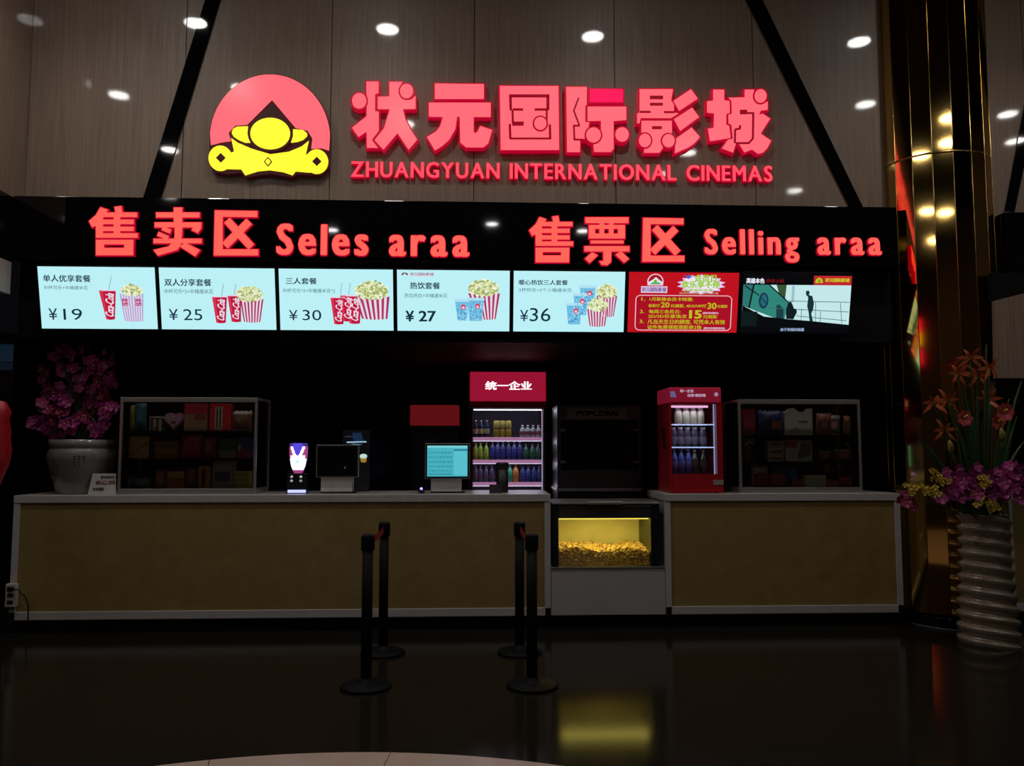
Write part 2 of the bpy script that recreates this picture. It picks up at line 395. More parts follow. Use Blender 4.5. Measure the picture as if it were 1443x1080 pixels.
channel('sign_character', lab % 'fourth', 'sign character', G, c2,
    [[(778, 162), (988, 162), (988, 345), (973, 350), (973, 518), (1015, 522), (1000, 600), (970, 640), (965, 692), (920, 705), (920, 825), (787, 825)],
     [(1018, 183), (1356, 185), (1356, 316), (1018, 316)],
     [(995, 362), (1390, 362), (1390, 498), (1260, 508), (1262, 790), (1235, 823), (1062, 823), (1055, 745), (1132, 650), (1132, 505), (995, 510)]],
    [(1055, 655, 74, 76), (1345, 650, 68, 72)],
    [(905, 275, 855, 405, 12), (855, 405, 912, 555, 12), (912, 558, 852, 558, 14), (856, 560, 862, 698, 14), (860, 700, 955, 700, 14)], hot=(1,))
c3 = (880, 110, 6.559)
channel('sign_character', lab % 'fifth', 'sign character', G, c3,
    [[(140, 102), (450, 102), (432, 205), (458, 245), (458, 318), (500, 327), (430, 370), (152, 368), (140, 418), (117, 418), (117, 327), (140, 320)],
     [(157, 394), (438, 394), (440, 515), (352, 560), (355, 650), (322, 690), (182, 690), (182, 650), (245, 600), (240, 540), (157, 510)],
     [(452, 210), (615, 102), (678, 190), (507, 303)], [(457, 380), (625, 272), (690, 360), (517, 488)],
     [(472, 562), (620, 457), (698, 545), (650, 600), (590, 642), (467, 695)]],
    [(187, 580, 55, 62), (405, 582, 57, 60)],
    [(240, 180, 350, 180, 26), (240, 243, 350, 243, 20), (145, 314, 238, 314, 14), (368, 316, 460, 316, 14), (260, 460, 340, 460, 22)])
channel('sign_character', lab % 'sixth', 'sign character', G, c3,
    [[(820, 107), (923, 107), (923, 205), (973, 212), (975, 323), (943, 330), (940, 430), (968, 440), (982, 553), (792, 583), (772, 467), (825, 460), (830, 325), (764, 318), (764, 214), (820, 207)],
     [(962, 182), (1112, 177), (1112, 107), (1200, 107), (1190, 165), (1215, 230), (1270, 242), (1325, 215), (1325, 293), (1262, 300), (1245, 340), (1275, 327), (1348, 375), (1275, 490), (1262, 515), (1357, 580), (1320, 650), (1280, 690), (1235, 700), (1180, 660), (1110, 688), (1065, 615), (1030, 610), (1005, 688), (902, 650), (955, 570), (1003, 560), (990, 430), (962, 418), (962, 337), (993, 330), (990, 210)]],
    [(1255, 170, 55, 62)],
    [(1075, 315, 1125, 315, 34), (1128, 325, 1188, 325, 12), (1190, 322, 1186, 560, 14), (1186, 560, 1150, 600, 14), (1150, 602, 1032, 604, 14), (1020, 600, 1022, 478, 14), (1024, 475, 1064, 470, 14), (1067, 468, 1068, 440, 14)])

# stroke by stroke: the characters on the black sign board
def bar(x0, y0, x1, y1, wd):
    d = Vector((x1 - x0, y1 - y0)).normalized(); n = Vector((-d.y, d.x)) * wd / 2; a, b = Vector((x0, y0)), Vector((x1, y1))
    return [tuple(a + n), tuple(b + n), tuple(b - n), tuple(a - n)]
def rect(x0, y0, x1, y1): return [(x0, y0), (x1, y0), (x1, y1), (x0, y1)]
SHOU = [[(165, 48), (208, 62), (180, 108), (180, 218), (140, 218), (140, 152), (118, 162), (100, 127), (140, 92)], [(245, 46), (283, 42), (290, 78), (250, 80)],
        rect(178, 78, 372, 104), rect(178, 118, 354, 144), rect(178, 158, 354, 183), rect(140, 195, 376, 221), rect(240, 80, 277, 215),
        rect(140, 232, 352, 258), rect(140, 278, 350, 320), rect(140, 234, 185, 318), rect(300, 234, 351, 318)]
MAI = [rect(480, 78, 725, 106), rect(580, 50, 627, 150), [(472, 134), (735, 134), (735, 165), (715, 195), (680, 178), (690, 162), (472, 162)],
       bar(515, 166, 562, 186, 24), bar(490, 198, 548, 222, 24), [(585, 160), (628, 160), (625, 215), (610, 260), (575, 250), (585, 215)], rect(465, 226, 737, 252),
       [(580, 240), (628, 245), (600, 290), (490, 322), (465, 290), (550, 270)], [(612, 270), (645, 248), (728, 290), (700, 326)]]
QU = [[(812, 66), (1052, 70), (1052, 104), (856, 102), (856, 286), (1057, 286), (1057, 321), (806, 321)], bar(880, 122, 1018, 272, 44), bar(1006, 128, 868, 266, 44)]
PIAO = [rect(420, 65, 665, 98), rect(440, 108, 645, 130), rect(440, 157, 645, 185), rect(440, 110, 476, 183), rect(500, 90, 527, 180), rect(553, 90, 580, 180), rect(605, 110, 645, 183),
        rect(450, 196, 637, 213), rect(415, 228, 670, 258), [(522, 250), (568, 250), (566, 318), (545, 336), (512, 334), (500, 312), (522, 312)],
        [(458, 262), (492, 280), (445, 324), (418, 298)], [(590, 276), (622, 256), (668, 300), (640, 322)]]
def remap(pls, a, b):          # fit the strokes' box a=(x0,y0,x1,y1) to b
    return [[(b[0] + (x - a[0]) * (b[2] - b[0]) / (a[2] - a[0]), b[1] + (y - a[1]) * (b[3] - b[1]) / (a[3] - a[1])) for x, y in pl] for pl in pls]
for pls, crop, n, g in ((SHOU, (100, 280, 4.008), 'first', 'left'), (MAI, (100, 280, 4.008), 'second', 'left'), (QU, (100, 280, 4.008), 'third', 'left'),
                        (remap(SHOU, (100, 42, 376, 320), (103, 57, 352, 320)), (720, 290, 4.008), 'first', 'right'), (PIAO, (720, 290, 4.008), 'second', 'right'),
                        (remap(QU, (806, 66, 1057, 321), (742, 68, 980, 316)), (720, 290, 4.008), 'third', 'right')):
    channel('sign_character', 'glowing red Chinese character, %s of three in the %s half of the black sign board' % (n, g), 'sign character',
            'sign board characters', crop, pls, FR=YS - .028, back=YS, mats=[M['low_face']], grow=.007)

# emblem: red dome, dark triangle, gold ingot and a scroll
cl = (280, 90, 3.6075); cv = cropper(*cl, FR)
arc = [(362 + 305 * math.cos(R(a)), 380 - 326 * math.sin(R(a))) for a in range(-8, 189, 4)]
logo = thing('cinema_emblem', (at(380, 240, YW).x, YW, at(380, 245, YW).z), 'glowing emblem of a red dome behind a yellow gold ingot and scroll', 'sign emblem')
sil = [(665, 445)] + arc[3:-2] + [(57, 425), (50, 500), (80, 545), (150, 555), (215, 545), (235, 572), (360, 552), (475, 572), (500, 555), (560, 560), (620, 560), (660, 520)]
MB().prism(offset_poly([cv(p) for p in sil], .008), FR + .010, YW - .002).build('backing', M['maroon'], logo)
dome = [(662, 440)] + arc[3:-3] + [(62, 412), (115, 398), (163, 392), (150, 350), (185, 312), (245, 308), (372, 182), (492, 325), (552, 338), (578, 380), (572, 430), (625, 428)]
MB().prism([cv(p) for p in dome], FR, FR + .012).build('dome', M['pink_face'], logo)
MB().add(*(lambda q: ([(p[0], FR + .009, p[1]) for p in q], [[0, 1, 2]]))([cv((372, 190)), cv((258, 312)), cv((482, 322))])).build('triangle', M['maroon'], logo)
ell = lambda x, y, rx, ry: [cv((x + rx * math.cos(2 * math.pi * k / 36), y + ry * math.sin(2 * math.pi * k / 36))) for k in range(36)]
MB().prism(ell(365, 357, 115, 92), FR - .006, FR + .009).build('ball_outline', M['maroon'], logo)
MB().prism(ell(365, 357, 101, 80), FR - .014, FR + .008).build('ball', M['yellow_face'], logo)
MB().prism([cv(p) for p in [(168, 352), (175, 332), (195, 320), (250, 318), (246, 355), (262, 400), (235, 400), (200, 385), (178, 370)]], FR - .004, FR + .009).build('ingot_lobe', M['yellow_face'], logo)
MB().prism([cv(p) for p in [(480, 333), (530, 337), (550, 352), (551, 366), (530, 386), (500, 396), (470, 400), (480, 368)]], FR - .004, FR + .009).build('ingot_lobe', M['yellow_face'], logo)
scroll = [(165, 377), (200, 402), (270, 432), (365, 460), (460, 447), (524, 420), (559, 392), (543, 462), (575, 455), (590, 497), (590, 550), (560, 552), (492, 546), (476, 566), (430, 550), (360, 540), (300, 546), (236, 566), (216, 536), (150, 534), (115, 530), (120, 470), (180, 446)]
sm_ = MB().prism([cv(p) for p in scroll], FR - .002, FR + .009).prism(ell(110, 480, 60, 64), FR - .003, FR + .009).prism(ell(600, 497, 58, 62), FR - .003, FR + .009)
sm_.build('scroll', M['yellow_face'], logo)
for x, y, rx, ry in ((113, 479, 25, 25), (601, 497, 24, 24), (353, 499, 22, 25)):
    MB().prism([cv((x, y - ry)), cv((x + rx, y)), cv((x, y + ry)), cv((x - rx, y))], FR - .006, FR + .0).build('diamond', M['maroon'], logo)
MB().prism([cv((353, 482)), cv((368, 499)), cv((353, 516)), cv((338, 499))], FR - .008, FR - .002).build('diamond_centre', M['yellow_face'], logo)

# ------------------------------------------------------------------ the seven hanging screens
def lin(r, g, b):
    f = lambda c: (c / 255 / 12.92) if c <= 10 else ((c / 255 + .055) / 1.055) ** 2.4
    return (f(r), f(g), f(b))
_em = {}
def em(r, g, b, k=1.0):
    key = (r, g, b, k)
    if key not in _em: _em[key] = mat('screen_colour_%d' % len(_em), (.012, .012, .014), .25, emit=lin(r, g, b), es=k)
    return _em[key]
class Picture:
    """flat picture on a screen of width W, height H centred on x=0, its top at z=H; s,t run 0..1 from the top left"""
    def __init__(s, x, y, z, W, H): s.x, s.y, s.z, s.W, s.H = x, y, z, W, H; s.m = MB(); s.mats = []
    def mi(s, c):
        m = em(*c) if isinstance(c, tuple) else c
        if m not in s.mats: s.mats.append(m)
        return s.mats.index(m)
    def p(s, q, k): return (s.x - s.W / 2 + q[0] * s.W, s.y - .0006 * k, s.z + s.H - q[1] * s.H)
    def poly(s, pts, c, k=1):
        a = sum(pts[i][0] * pts[(i + 1) % len(pts)][1] - pts[(i + 1) % len(pts)][0] * pts[i][1] for i in range(len(pts)))
        if a > 0: pts = pts[::-1]
        s.m.add([s.p(q, k) for q in pts], [list(range(len(pts)))], s.mi(c))
    def rect(s, a, b, c0, d, c, k=1): s.poly([(a, b), (c0, b), (c0, d), (a, d)], c, k)
    def line(s, a, b, wd, c, k=2):
        r = s.W / s.H; dx, dy = (b[0] - a[0]) * r, b[1] - a[1]; L = math.hypot(dx, dy); nx, ny = -dy / L * wd / 2 / r, dx / L * wd / 2
        s.poly([(a[0] + nx, a[1] + ny), (b[0] + nx, b[1] + ny), (b[0] - nx, b[1] - ny), (a[0] - nx, a[1] - ny)], c, k)
    def ell(s, x, y, rx, ry, c, k=1, n=20): s.poly([(x + rx * math.cos(2 * math.pi * i / n), y + ry * math.sin(2 * math.pi * i / n)) for i in range(n)], c, k)
    def text(s, t, a, b, c0, d, c, k=3, off=0.0, xf=None):
        p0 = s.p((a, d), k); p1 = s.p((c0, b), k)
        s.m.text(t, p0[0], p1[0], p0[2], p1[2], p0[1], s.mi(c), off, xf=xf)
    def cola(s, xa, xb, yt, xc, xd, yb):            # red paper cup, cup script running up it
        s.poly([(xa, yt), (xb, yt), (xd, yb - .01), ((xc + xd) / 2, yb), (xc, yb - .01)], (190, 22, 62), 3)
        s.poly([(xa, yt), (xa + (xb - xa) * .22, yt), (xc + (xd - xc) * .22, yb - .008), (xc, yb - .01)], (214, 48, 80), 4)
        s.rect(xa - .004, yt - .012, xb + .004, yt + .008, (226, 214, 232), 4)
        # script turned on its side and slanted
        h = (yb - yt) * .80 * s.H; wd = (xb - xa) * .50 * s.W; cx, cy = (xa + xb + xc + xd) / 4 + .006, (yt + yb) / 2
        c0 = s.p((cx, cy), 5)
        def xf(q):
            u, v = q[0], q[2]                       # u along the word, v up the letter
            return (c0[0] - v * wd + u * .012 + (v * 0), c0[1], c0[2] + u * h + v * .022 + (.006 if abs(u) > .2 else 0))
        s.m.text('Coca-Cola', -.5, .5, -.5, .5, 0, s.mi((236, 226, 240)), .03, xf=xf)
    def bucket(s, xa, xb, yt, xc, xd, yb, n=7, red=(176, 50, 92), white=(226, 218, 236), pop=None):
        for i in range(n * 2 - 1):
            t0, t1 = i / (2 * n - 1), (i + 1) / (2 * n - 1); sag = lambda t: .025 * (1 - (2 * t - 1) ** 2)
            s.poly([(xa + (xb - xa) * t0, yt + sag(t0)), (xa + (xb - xa) * t1, yt + sag(t1)), (xc + (xd - xc) * t1, yb + sag(t1) * .6), (xc + (xd - xc) * t0, yb + sag(t0) * .6)],
                   red if i % 2 == 0 else white, 3)
        rnd = random.Random(int(xa * 1e4)); a, b, c0, d = pop
        s.poly([((a + c0) / 2 + (c0 - a) * .44 * math.cos(t), b + (d - b) * .60 - (d - b) * (.50 if math.sin(t) > 0 else .34) * math.sin(t)) for t in [math.pi * i / 16 for i in range(32)]], (168, 182, 112), 3.8)
        for i in range(150):
            t = rnd.uniform(0, 2 * math.pi); q = math.sqrt(rnd.random())
            x = (a + c0) / 2 + q * math.cos(t) * (c0 - a) * .46; y = (b + d) / 2 + q * math.sin(t) * (d - b) * .46
            if y < b + (d - b) * abs((x - (a + c0) / 2) / (c0 - a) * 2) ** 2 * .5: continue
            s.ell(x, y, .011, .018, [(206, 216, 150), (232, 238, 196), (150, 164, 92), (222, 226, 170), (240, 244, 224)][i % 5], 4 + (i % 3) * .3, 7)
    def hot(s, xa, xb, yt, xc, xd, yb):             # pale blue patterned paper cup with a lid
        s.poly([(xa, yt), (xb, yt), (xd, yb), (xc, yb)], (112, 190, 226), 4); s.rect(xa - .006, yt - .035, xb + .006, yt + .01, (176, 224, 240), 5)
        rnd = random.Random(int(xb * 1e4))
        for i in range(26):
            t = rnd.random(); y = yt + .03 + (yb - yt - .05) * t; l, r = xa + (xc - xa) * t, xb + (xd - xb) * t
            s.ell(l + (r - l) * rnd.uniform(.1, .9), y, .006, .010, [(60, 130, 196), (220, 240, 250), (40, 96, 170)][i % 3], 5, 6)
        s.ell(xa + (xb - xa) * .62, yt + (yb - yt) * .30, .022, .045, (212, 60, 96), 6, 12); s.ell(xa + (xb - xa) * .62, yt + (yb - yt) * .33, .012, .022, (240, 214, 228), 7, 8)
WHITE = (188, 240, 247); INK = (16, 44, 66); SUB = (64, 100, 118)
bx = lambda x0, x1, y0, y1: (lambda x: (x - x0) / (x1 - x0), lambda y: (y - y0) / (y1 - y0))
def menu(pic, fr, title, sub, yen, num, cups, pops, boldnum=0.0, straws=()):
    X, Y = bx(*fr); pic.rect(0, 0, 1, 1, WHITE, 0)
    (a, b, c, d) = title[1]; pic.text(title[0], X(a), Y(b), X(c), Y(d), INK, 3, .022)
    (a, b, c, d) = sub[1]; pic.text(sub[0], X(a), Y(b), X(c), Y(d), SUB, 3, .0)
    (a, b, c, d) = yen; pic.text('¥', X(a), Y(b), X(c), Y(d), INK, 3, .006 + boldnum)
    (a, b, c, d) = num[1]; pic.text(num[0], X(a), Y(b), X(c), Y(d), INK, 3, boldnum)
    for q in straws: pic.line((X(q[0]), Y(q[1])), (X(q[2]), Y(q[3])), .012, (150, 178, 190), 2)
    for p_ in pops: pic.bucket(X(p_[0]), X(p_[1]), Y(p_[2]), X(p_[3]), X(p_[4]), Y(p_[5]), pop=(X(p_[6]), Y(p_[7]), X(p_[8]), Y(p_[9])), **(p_[10] if len(p_) > 10 else {}))
    for c_ in cups:
        f = pic.cola if c_[0] == 'c' else pic.hot
        f(X(c_[1]), X(c_[2]), Y(c_[3]), X(c_[4]), X(c_[5]), Y(c_[6]))
def p1(pic): menu(pic, (50, 1390, 35, 765), ('单人优享套餐', (105, 130, 650, 215)), ('中杯可乐+中桶爆米花', (110, 258, 610, 305)), (140, 525, 240, 660), ('19', (310, 528, 525, 662)),
    [('c', 735, 930, 310, 800, 900, 658)], [(970, 1245, 345, 1015, 1225, 668, 985, 232, 1250, 372, dict(n=9, red=(178, 160, 206)))], straws=[(850, 300, 888, 145)])
def p1b(pic):
    p1(pic); X, Y = bx(50, 1390, 35, 765)
    for x in (1028, 1182): pic.ell(X(x), Y(450), .033, .075, (214, 190, 222), 5); pic.text('pop', X(x - 34), Y(405), X(x + 34), Y(452), (176, 36, 96), 6, .05); pic.text('corn', X(x - 36), Y(450), X(x + 36), Y(490), (176, 36, 96), 6, .05)
def p2(pic): menu(pic, (556, 1211, 388, 750), ('双人分享套餐', (583, 452, 850, 495)), ('中杯可乐*2+中桶爆米花', (580, 512, 858, 540)), (600, 630, 652, 695), ('25', (682, 630, 790, 696)),
    [('c', 850, 935, 556, 868, 922, 713), ('c', 938, 1014, 549, 956, 1010, 706)], [(1008, 1143, 568, 1026, 1120, 702, 980, 486, 1146, 588)], straws=[(905, 550, 918, 480), (975, 545, 990, 478)])
def p3(pic): menu(pic, (35, 668, 360, 720), ('三人套餐', (72, 412, 245, 450)), ('中杯可乐*3+中桶爆米花*2', (55, 475, 345, 500)), (85, 602, 133, 662), ('30', (160, 600, 265, 662)),
    [('c', 372, 450, 512, 385, 435, 668), ('c', 318, 395, 526, 336, 388, 686), ('c', 405, 490, 516, 422, 480, 682)], [(452, 648, 518, 492, 635, 650, 448, 420, 652, 545)], straws=[(372, 520, 384, 440), (420, 510, 430, 440)])
def p4(pic):
    menu(pic, (697, 1322, 370, 722), ('热饮套餐', (768, 440, 935, 480)), ('热饮热饮+中桶爆米花', (738, 505, 975, 530)), (742, 605, 790, 668), ('27', (815, 605, 912, 668)),
         [('h', 1018, 1092, 548, 1032, 1085, 660), ('h', 1088, 1178, 540, 1098, 1168, 662)], [(1090, 1268, 500, 1150, 1245, 650, 1078, 415, 1272, 522)], .03)
    X, Y = bx(697, 1322, 370, 722)
    pic.ell(X(740), Y(399), .03, .04, (120, 60, 84), 2); pic.rect(X(718), Y(400), X(762), Y(412), WHITE, 3); pic.poly([(X(730), Y(402)), (X(740), Y(388)), (X(750), Y(402))], WHITE, 4)
    pic.rect(X(768), Y(402), X(902), Y(406), (236, 200, 220), 2); pic.text('状元国际影城', X(770), Y(385), X(900), Y(402), (170, 56, 110), 3, .02)
def p5(pic): menu(pic, (70, 668, 378, 727), ('暖心热饮三人套餐', (98, 428, 360, 458)), ('2杯热饮+2个小桶爆米花', (98, 475, 382, 498)), (106, 602, 150, 668), ('36', (158, 590, 270, 668)),
    [('h', 425, 510, 470, 436, 500, 580), ('h', 392, 470, 516, 402, 462, 630), ('h', 355, 438, 572, 366, 430, 684)], [(515, 628, 515, 548, 612, 635, 512, 448, 632, 532), (467, 578, 592, 482, 566, 692, 465, 528, 580, 610)])
def p6(pic):
    X, Y = bx(80, 1410, 85, 845); pic.rect(0, 0, 1, 1, (190, 16, 30), 0)
    RED = (168, 14, 34); PK = (240, 200, 224); YL = (186, 186, 30); GR = (150, 200, 40)
    pic.poly([(X(300 + 98 - 98 * math.cos(R(a)) * 1.0), Y(205 - 100 * math.sin(R(a)))) for a in range(0, 181, 10)] + [(X(490), Y(252)), (X(305), Y(252))], PK, 1)
    pic.poly([(X(398 - 84 * math.cos(R(a))), Y(205 - 88 * math.sin(R(a)))) for a in range(0, 181, 10)], RED, 2)
    pic.poly([(X(318), Y(235)), (X(330), Y(200)), (X(365), Y(180)), (X(402), Y(145)), (X(440), Y(180)), (X(472), Y(200)), (X(484), Y(235))], (222, 232, 226), 3)
    pic.poly([(X(335), Y(238)), (X(370), Y(205)), (X(400), Y(222)), (X(435), Y(205)), (X(470), Y(238))], (84, 176, 120), 4); pic.ell(X(398), Y(200), .014, .03, (120, 170, 40), 5)
    pic.rect(X(228), Y(262), X(545), Y(345), (216, 196, 226), 1); pic.text('状元国际影城', X(238), Y(275), X(532), Y(330), (96, 66, 146), 3, .03)
    rnd = random.Random(3); star = []
    for i in range(28):
        a = 2 * math.pi * i / 28; q = 1.0 if i % 2 else .80; star.append((X(955 + 300 * q * math.cos(a)), Y(235 + 128 * q * math.sin(a))))
    pic.poly(star, (226, 190, 236), 1); pic.poly([((x - X(955)) * .86 + X(955), (y - Y(235)) * .86 + Y(235)) for x, y in star], (240, 232, 248), 2)
    pic.poly([(X(735), Y(120)), (X(780), Y(128)), (X(800), Y(108)), (X(808), Y(130)), (X(855), Y(140)), (X(808), Y(150)), (X(795), Y(172)), (X(780), Y(148))], (60, 90, 200), 3)
    pic.text('会员日', X(865), Y(108), X(1135), Y(198), GR, 4, .05); pic.text('欢乐享不停', X(712), Y(190), X(1180), Y(282), GR, 4, .05)
    pic.text('优惠福利来袭', X(745), Y(288), X(1095), Y(325), (160, 186, 60), 4, .03); pic.text('活动时间以影城公告为准', X(690), Y(330), X(1165), Y(358), (176, 190, 150), 4, .0)
    # rounded white frame
    rx, ry = .045, .075; a0, b0, a1, b1 = X(165), Y(372), X(1338), Y(822)
    ring = lambda g: [(cx + (rx - g * .6) * math.cos(R(t)), cy - (ry - g) * math.sin(R(t))) for cx, cy, r0 in ((a1 - rx, b0 + ry, 0), (a0 + rx, b0 + ry, 90), (a0 + rx, b1 - ry, 180), (a1 - rx, b1 - ry, 270)) for t in range(r0, r0 + 91, 15)]
    pic.poly(ring(0), (234, 190, 206), 1); pic.poly(ring(.013), RED, 2)
    for t, a, b, c, d, o in (('1.', 235, 402, 285, 445, .02), ('1月新推会员卡特惠:', 335, 400, 862, 447, .02), ('新影厅', 325, 485, 465, 528, .02), ('20', 472, 462, 578, 530, .03), ('元储影, 4DX/VIP厅', 590, 485, 1030, 530, .02),
                             ('30', 1038, 465, 1150, 545, .03), ('元储影', 1158, 490, 1285, 528, .02), ('2.', 222, 560, 275, 602, .02), ('每周三会员日:', 330, 555, 715, 605, .02), ('2D/3D任意场次', 325, 615, 795, 665, .02),
                             ('15', 820, 560, 975, 668, .05), ('元观影', 990, 620, 1165, 665, .02), ('3.', 222, 685, 275, 728, .02), ('凡当天生日的顾客, 可凭本人有效', 318, 680, 1265, 742, .02), ('证件免费领取观影券2张', 318, 752, 980, 805, .02)):
        pic.text(t, X(a), Y(b), X(c), Y(d), YL, 4, o)
    pic.text('(指定场次除外)', X(985), Y(582), X(1180), Y(612), (236, 206, 234), 4, .02); pic.text('(限当日使用有效)', X(1005), Y(775), X(1265), Y(808), (236, 206, 234), 4, .02)
def p7(pic):
    X, Y = bx(18, 1362, 32, 762); pic.rect(0, 0, 1, 1, (5, 6, 9), 0)
    pic.rect(X(28), Y(172), X(1362), Y(655), (196, 232, 234), 1)
    T = (48, 132, 120); D = (14, 30, 34); LN = (58, 110, 116)
    pic.poly([(X(28), Y(172)), (X(345), Y(172)), (X(600), Y(390)), (X(560), Y(590)), (X(440), Y(580)), (X(28), Y(430))], T, 2)
    pic.poly([(X(28), Y(172)), (X(155), Y(172)), (X(110), Y(455)), (X(28), Y(425))], (44, 116, 112), 2.5)
    pic.poly([(X(435), Y(172)), (X(560), Y(172)), (X(550), Y(340)), (X(470), Y(275))], (56, 84, 52), 2.6)
    pic.line((X(345), Y(172)), (X(600), Y(390)), .022, D, 3); pic.line((X(155), Y(172)), (X(108), Y(460)), .03, D, 3); pic.line((X(45), Y(185)), (X(225), Y(300)), .02, D, 3)
    pic.ell(X(285), Y(365), .045, .135, (22, 56, 78), 3); pic.ell(X(287), Y(362), .030, .10, (34, 104, 118), 4); pic.line((X(245), Y(320)), (X(325), Y(405)), .012, D, 5)
    pic.rect(X(628), Y(180), X(662), Y(380), (150, 196, 198), 2)
    pic.poly([(X(28), Y(428)), (X(300), Y(560)), (X(600), Y(590)), (X(870), Y(610)), (X(1362), Y(655)), (X(1362), Y(700)), (X(28), Y(700))], (6, 8, 11), 4)
    pic.rect(X(18), Y(500), X(215), Y(680), (12, 26, 28), 5)
    for a, b in (((360, 365), (1355, 378)), ((360, 455), (1350, 497)), ((700, 550), (1330, 605))): pic.line((X(a[0]), Y(a[1])), (X(b[0]), Y(b[1])), .011, LN, 3.2)
    for a, b in (((445, 400), (450, 580)), ((1240, 385), (1275, 645)), ((930, 375), (945, 620)), ((1000, 490), (1003, 635)), ((760, 460), (765, 600)), ((540, 440), (545, 585))): pic.line((X(a[0]), Y(a[1])), (X(b[0]), Y(b[1])), .010, LN, 3.2)
    pic.poly([(X(445), Y(420)), (X(480), Y(412)), (X(545), Y(470)), (X(545), Y(585)), (X(445), Y(575))], (24, 62, 68), 3)
    pic.poly([(X(575), Y(585)), (X(570), Y(470)), (X(590), Y(390)), (X(622), Y(370)), (X(650), Y(420)), (X(665), Y(458)), (X(700), Y(470)), (X(705), Y(510)), (X(680), Y(560)), (X(668), Y(592))], D, 5)
    pic.poly([(X(800), Y(245)), (X(835), Y(238)), (X(850), Y(262)), (X(840), Y(292)), (X(885), Y(305)), (X(910), Y(390)), (X(905), Y(470)), (X(885), Y(520)), (X(915), Y(620)), (X(870), Y(612)), (X(850), Y(500)), (X(828), Y(430)), (X(835), Y(320)), (X(805), Y(290))], (22, 50, 56), 5)
    pic.text('英雄本色', X(58), Y(92), X(285), Y(158), (226, 232, 246), 3, .05); pic.text('即将上映', X(305), Y(102), X(525), Y(148), (120, 18, 26), 3, .02)
    pic.rect(X(892), Y(58), X(1362), Y(172), (190, 40, 44), 2); pic.poly([(X(958 - 46 * math.cos(R(a))), Y(135 - 52 * math.sin(R(a)))) for a in range(-10, 191, 10)], (196, 200, 30), 3); pic.ell(X(960), Y(122), .014, .032, (150, 150, 30), 4)
    pic.text('状元国际影城', X(1030), Y(85), X(1335), Y(132), (196, 196, 40), 3, .05); pic.text('由于你我的相遇', X(515), Y(698), X(808), Y(738), (170, 190, 232), 5, .02)
SW, SH = .940, .508
SLABEL = ['first drinks menu screen from the left, price 19, one cola and one popcorn', 'menu screen showing price 25 with two colas and one striped popcorn bucket', 'menu screen showing price 30 with three colas beside a tilted popcorn bucket',
          'menu screen showing price 27 with two pale blue cups and popcorn', 'menu screen showing price 36 with three pale blue cups and two popcorn buckets',
          'red notice screen with yellow numbered lines in a white rounded frame', 'rightmost screen playing a film still of a man standing on a ship deck']
for i, fn in enumerate((p1b, p2, p3, p4, p5, p6, p7)):
    xc = -3.585 + SW / 2 + i * .9735
    root = thing('menu_screen', (xc, 6.845, 2.478), SLABEL[i], 'screen', 'screens hanging under the sign board')
    MB().box(xc - SW / 2 - .010, xc + SW / 2 + .010, 6.845, 6.885, 2.468, 2.478 + SH + .012).build('bezel', M['black_plastic'], root, bev=.003)
    pic = Picture(xc, 6.8435, 2.478, SW, SH); fn(pic)
    pic.m.build('display', pic.mats, root)
    root.rotation_euler.x = R(13.0)

# ------------------------------------------------------------------ counters
CT = 1.108
def counter(x0, x1, label, left_post=.05, right_post=.05):
    t = thing('service_counter', ((x0 + x1) / 2, YC + .3, 0), label, 'counter')
    MB().box(x0 + .01, x1 - .01, YC + .03, YC + .68, .1, CT - .06).build('body', M['white_cab'], t)
    MB().box(x0, x1, YC - .005, YC + .70, CT - .062, CT).build('worktop', M['quartz'], t, bev=.004)
    MB().box(x0 + left_post, x1 - right_post, YC + .012, YC + .03, .175, CT - .062).build('front_panel', M['onyx'], t)
    if left_post > 0: MB().box(x0, x0 + left_post, YC, YC + .06, .11, CT - .062).build('corner_post', M['quartz'], t, bev=.003)
    if right_post > 0: MB().box(x1 - right_post, x1, YC, YC + .06, .11, CT - .062).build('corner_post', M['quartz'], t, bev=.003)
    MB().box(x0, x1, YC, YC + .06, .11, .175).build('bottom_rail', M['quartz'], t, bev=.003)
    MB().box(x0 + .02, x1 - .02, YC + .045, YC + .66, 0, .11).build('plinth', M['black_matte'], t)
    return t
counter(-3.755, .622, 'long left counter with a mottled yellow front panel and white top')
counter(1.585, 3.61, 'shorter right counter with a mottled yellow front, carrying the small red fridge')
counter(4.56, 6.2, 'yellow fronted counter end showing right of the spiral vase', .03, .03)
pb = thing('popcorn_base_cabinet', (1.10, YC + .3, 0), 'plain white base cabinet under the glass popcorn case', 'cabinet')
MB().box(.625, 1.582, YC + .004, YC + .62, .11, .495).build('body', M['white_cab'], pb, bev=.003)
MB().box(.64, 1.57, YC + .045, YC + .60, 0, .11).build('plinth', M['black_matte'], pb)
MB().box(.625, 1.582, YC - .004, YC + .10, .495, .503).build('edge_strip', M['alu'], pb)

# glass popcorn case
pc = thing('popcorn_display_case', (1.09, YC + .3, .503), 'low glass popcorn case glowing yellow between the two counters', 'popcorn case')
y0, y1 = YC + .02, YC + .55
MB().box(.640, .690, y0, y1, .503, 1.03).build('side_frame', M['black_plastic'], pc, bev=.004)
MB().box(1.470, 1.545, y0, y1, .503, 1.03).build('side_frame', M['black_plastic'], pc, bev=.004)
MB().box(.690, 1.470, y1 - .02, y1, .503, .93).build('back_panel', mat('case_back', (.78, .74, .50), .3, noise=((4, 4, 4), (.66, .62, .40), 3)), pc)
MB().box(.690, 1.470, y0 - .001, y0 + .03, .905, 1.01).build('lid_fascia', M['dark_steel'], pc, bev=.004)
MB().box(.690, 1.470, y0 + .03, y1, .93, .955).build('lid', M['dark_steel'], pc)
MB().box(.640, 1.545, y0 - .015, y1, 1.022, 1.036).build('top_rail', M['alu'], pc, bev=.003)
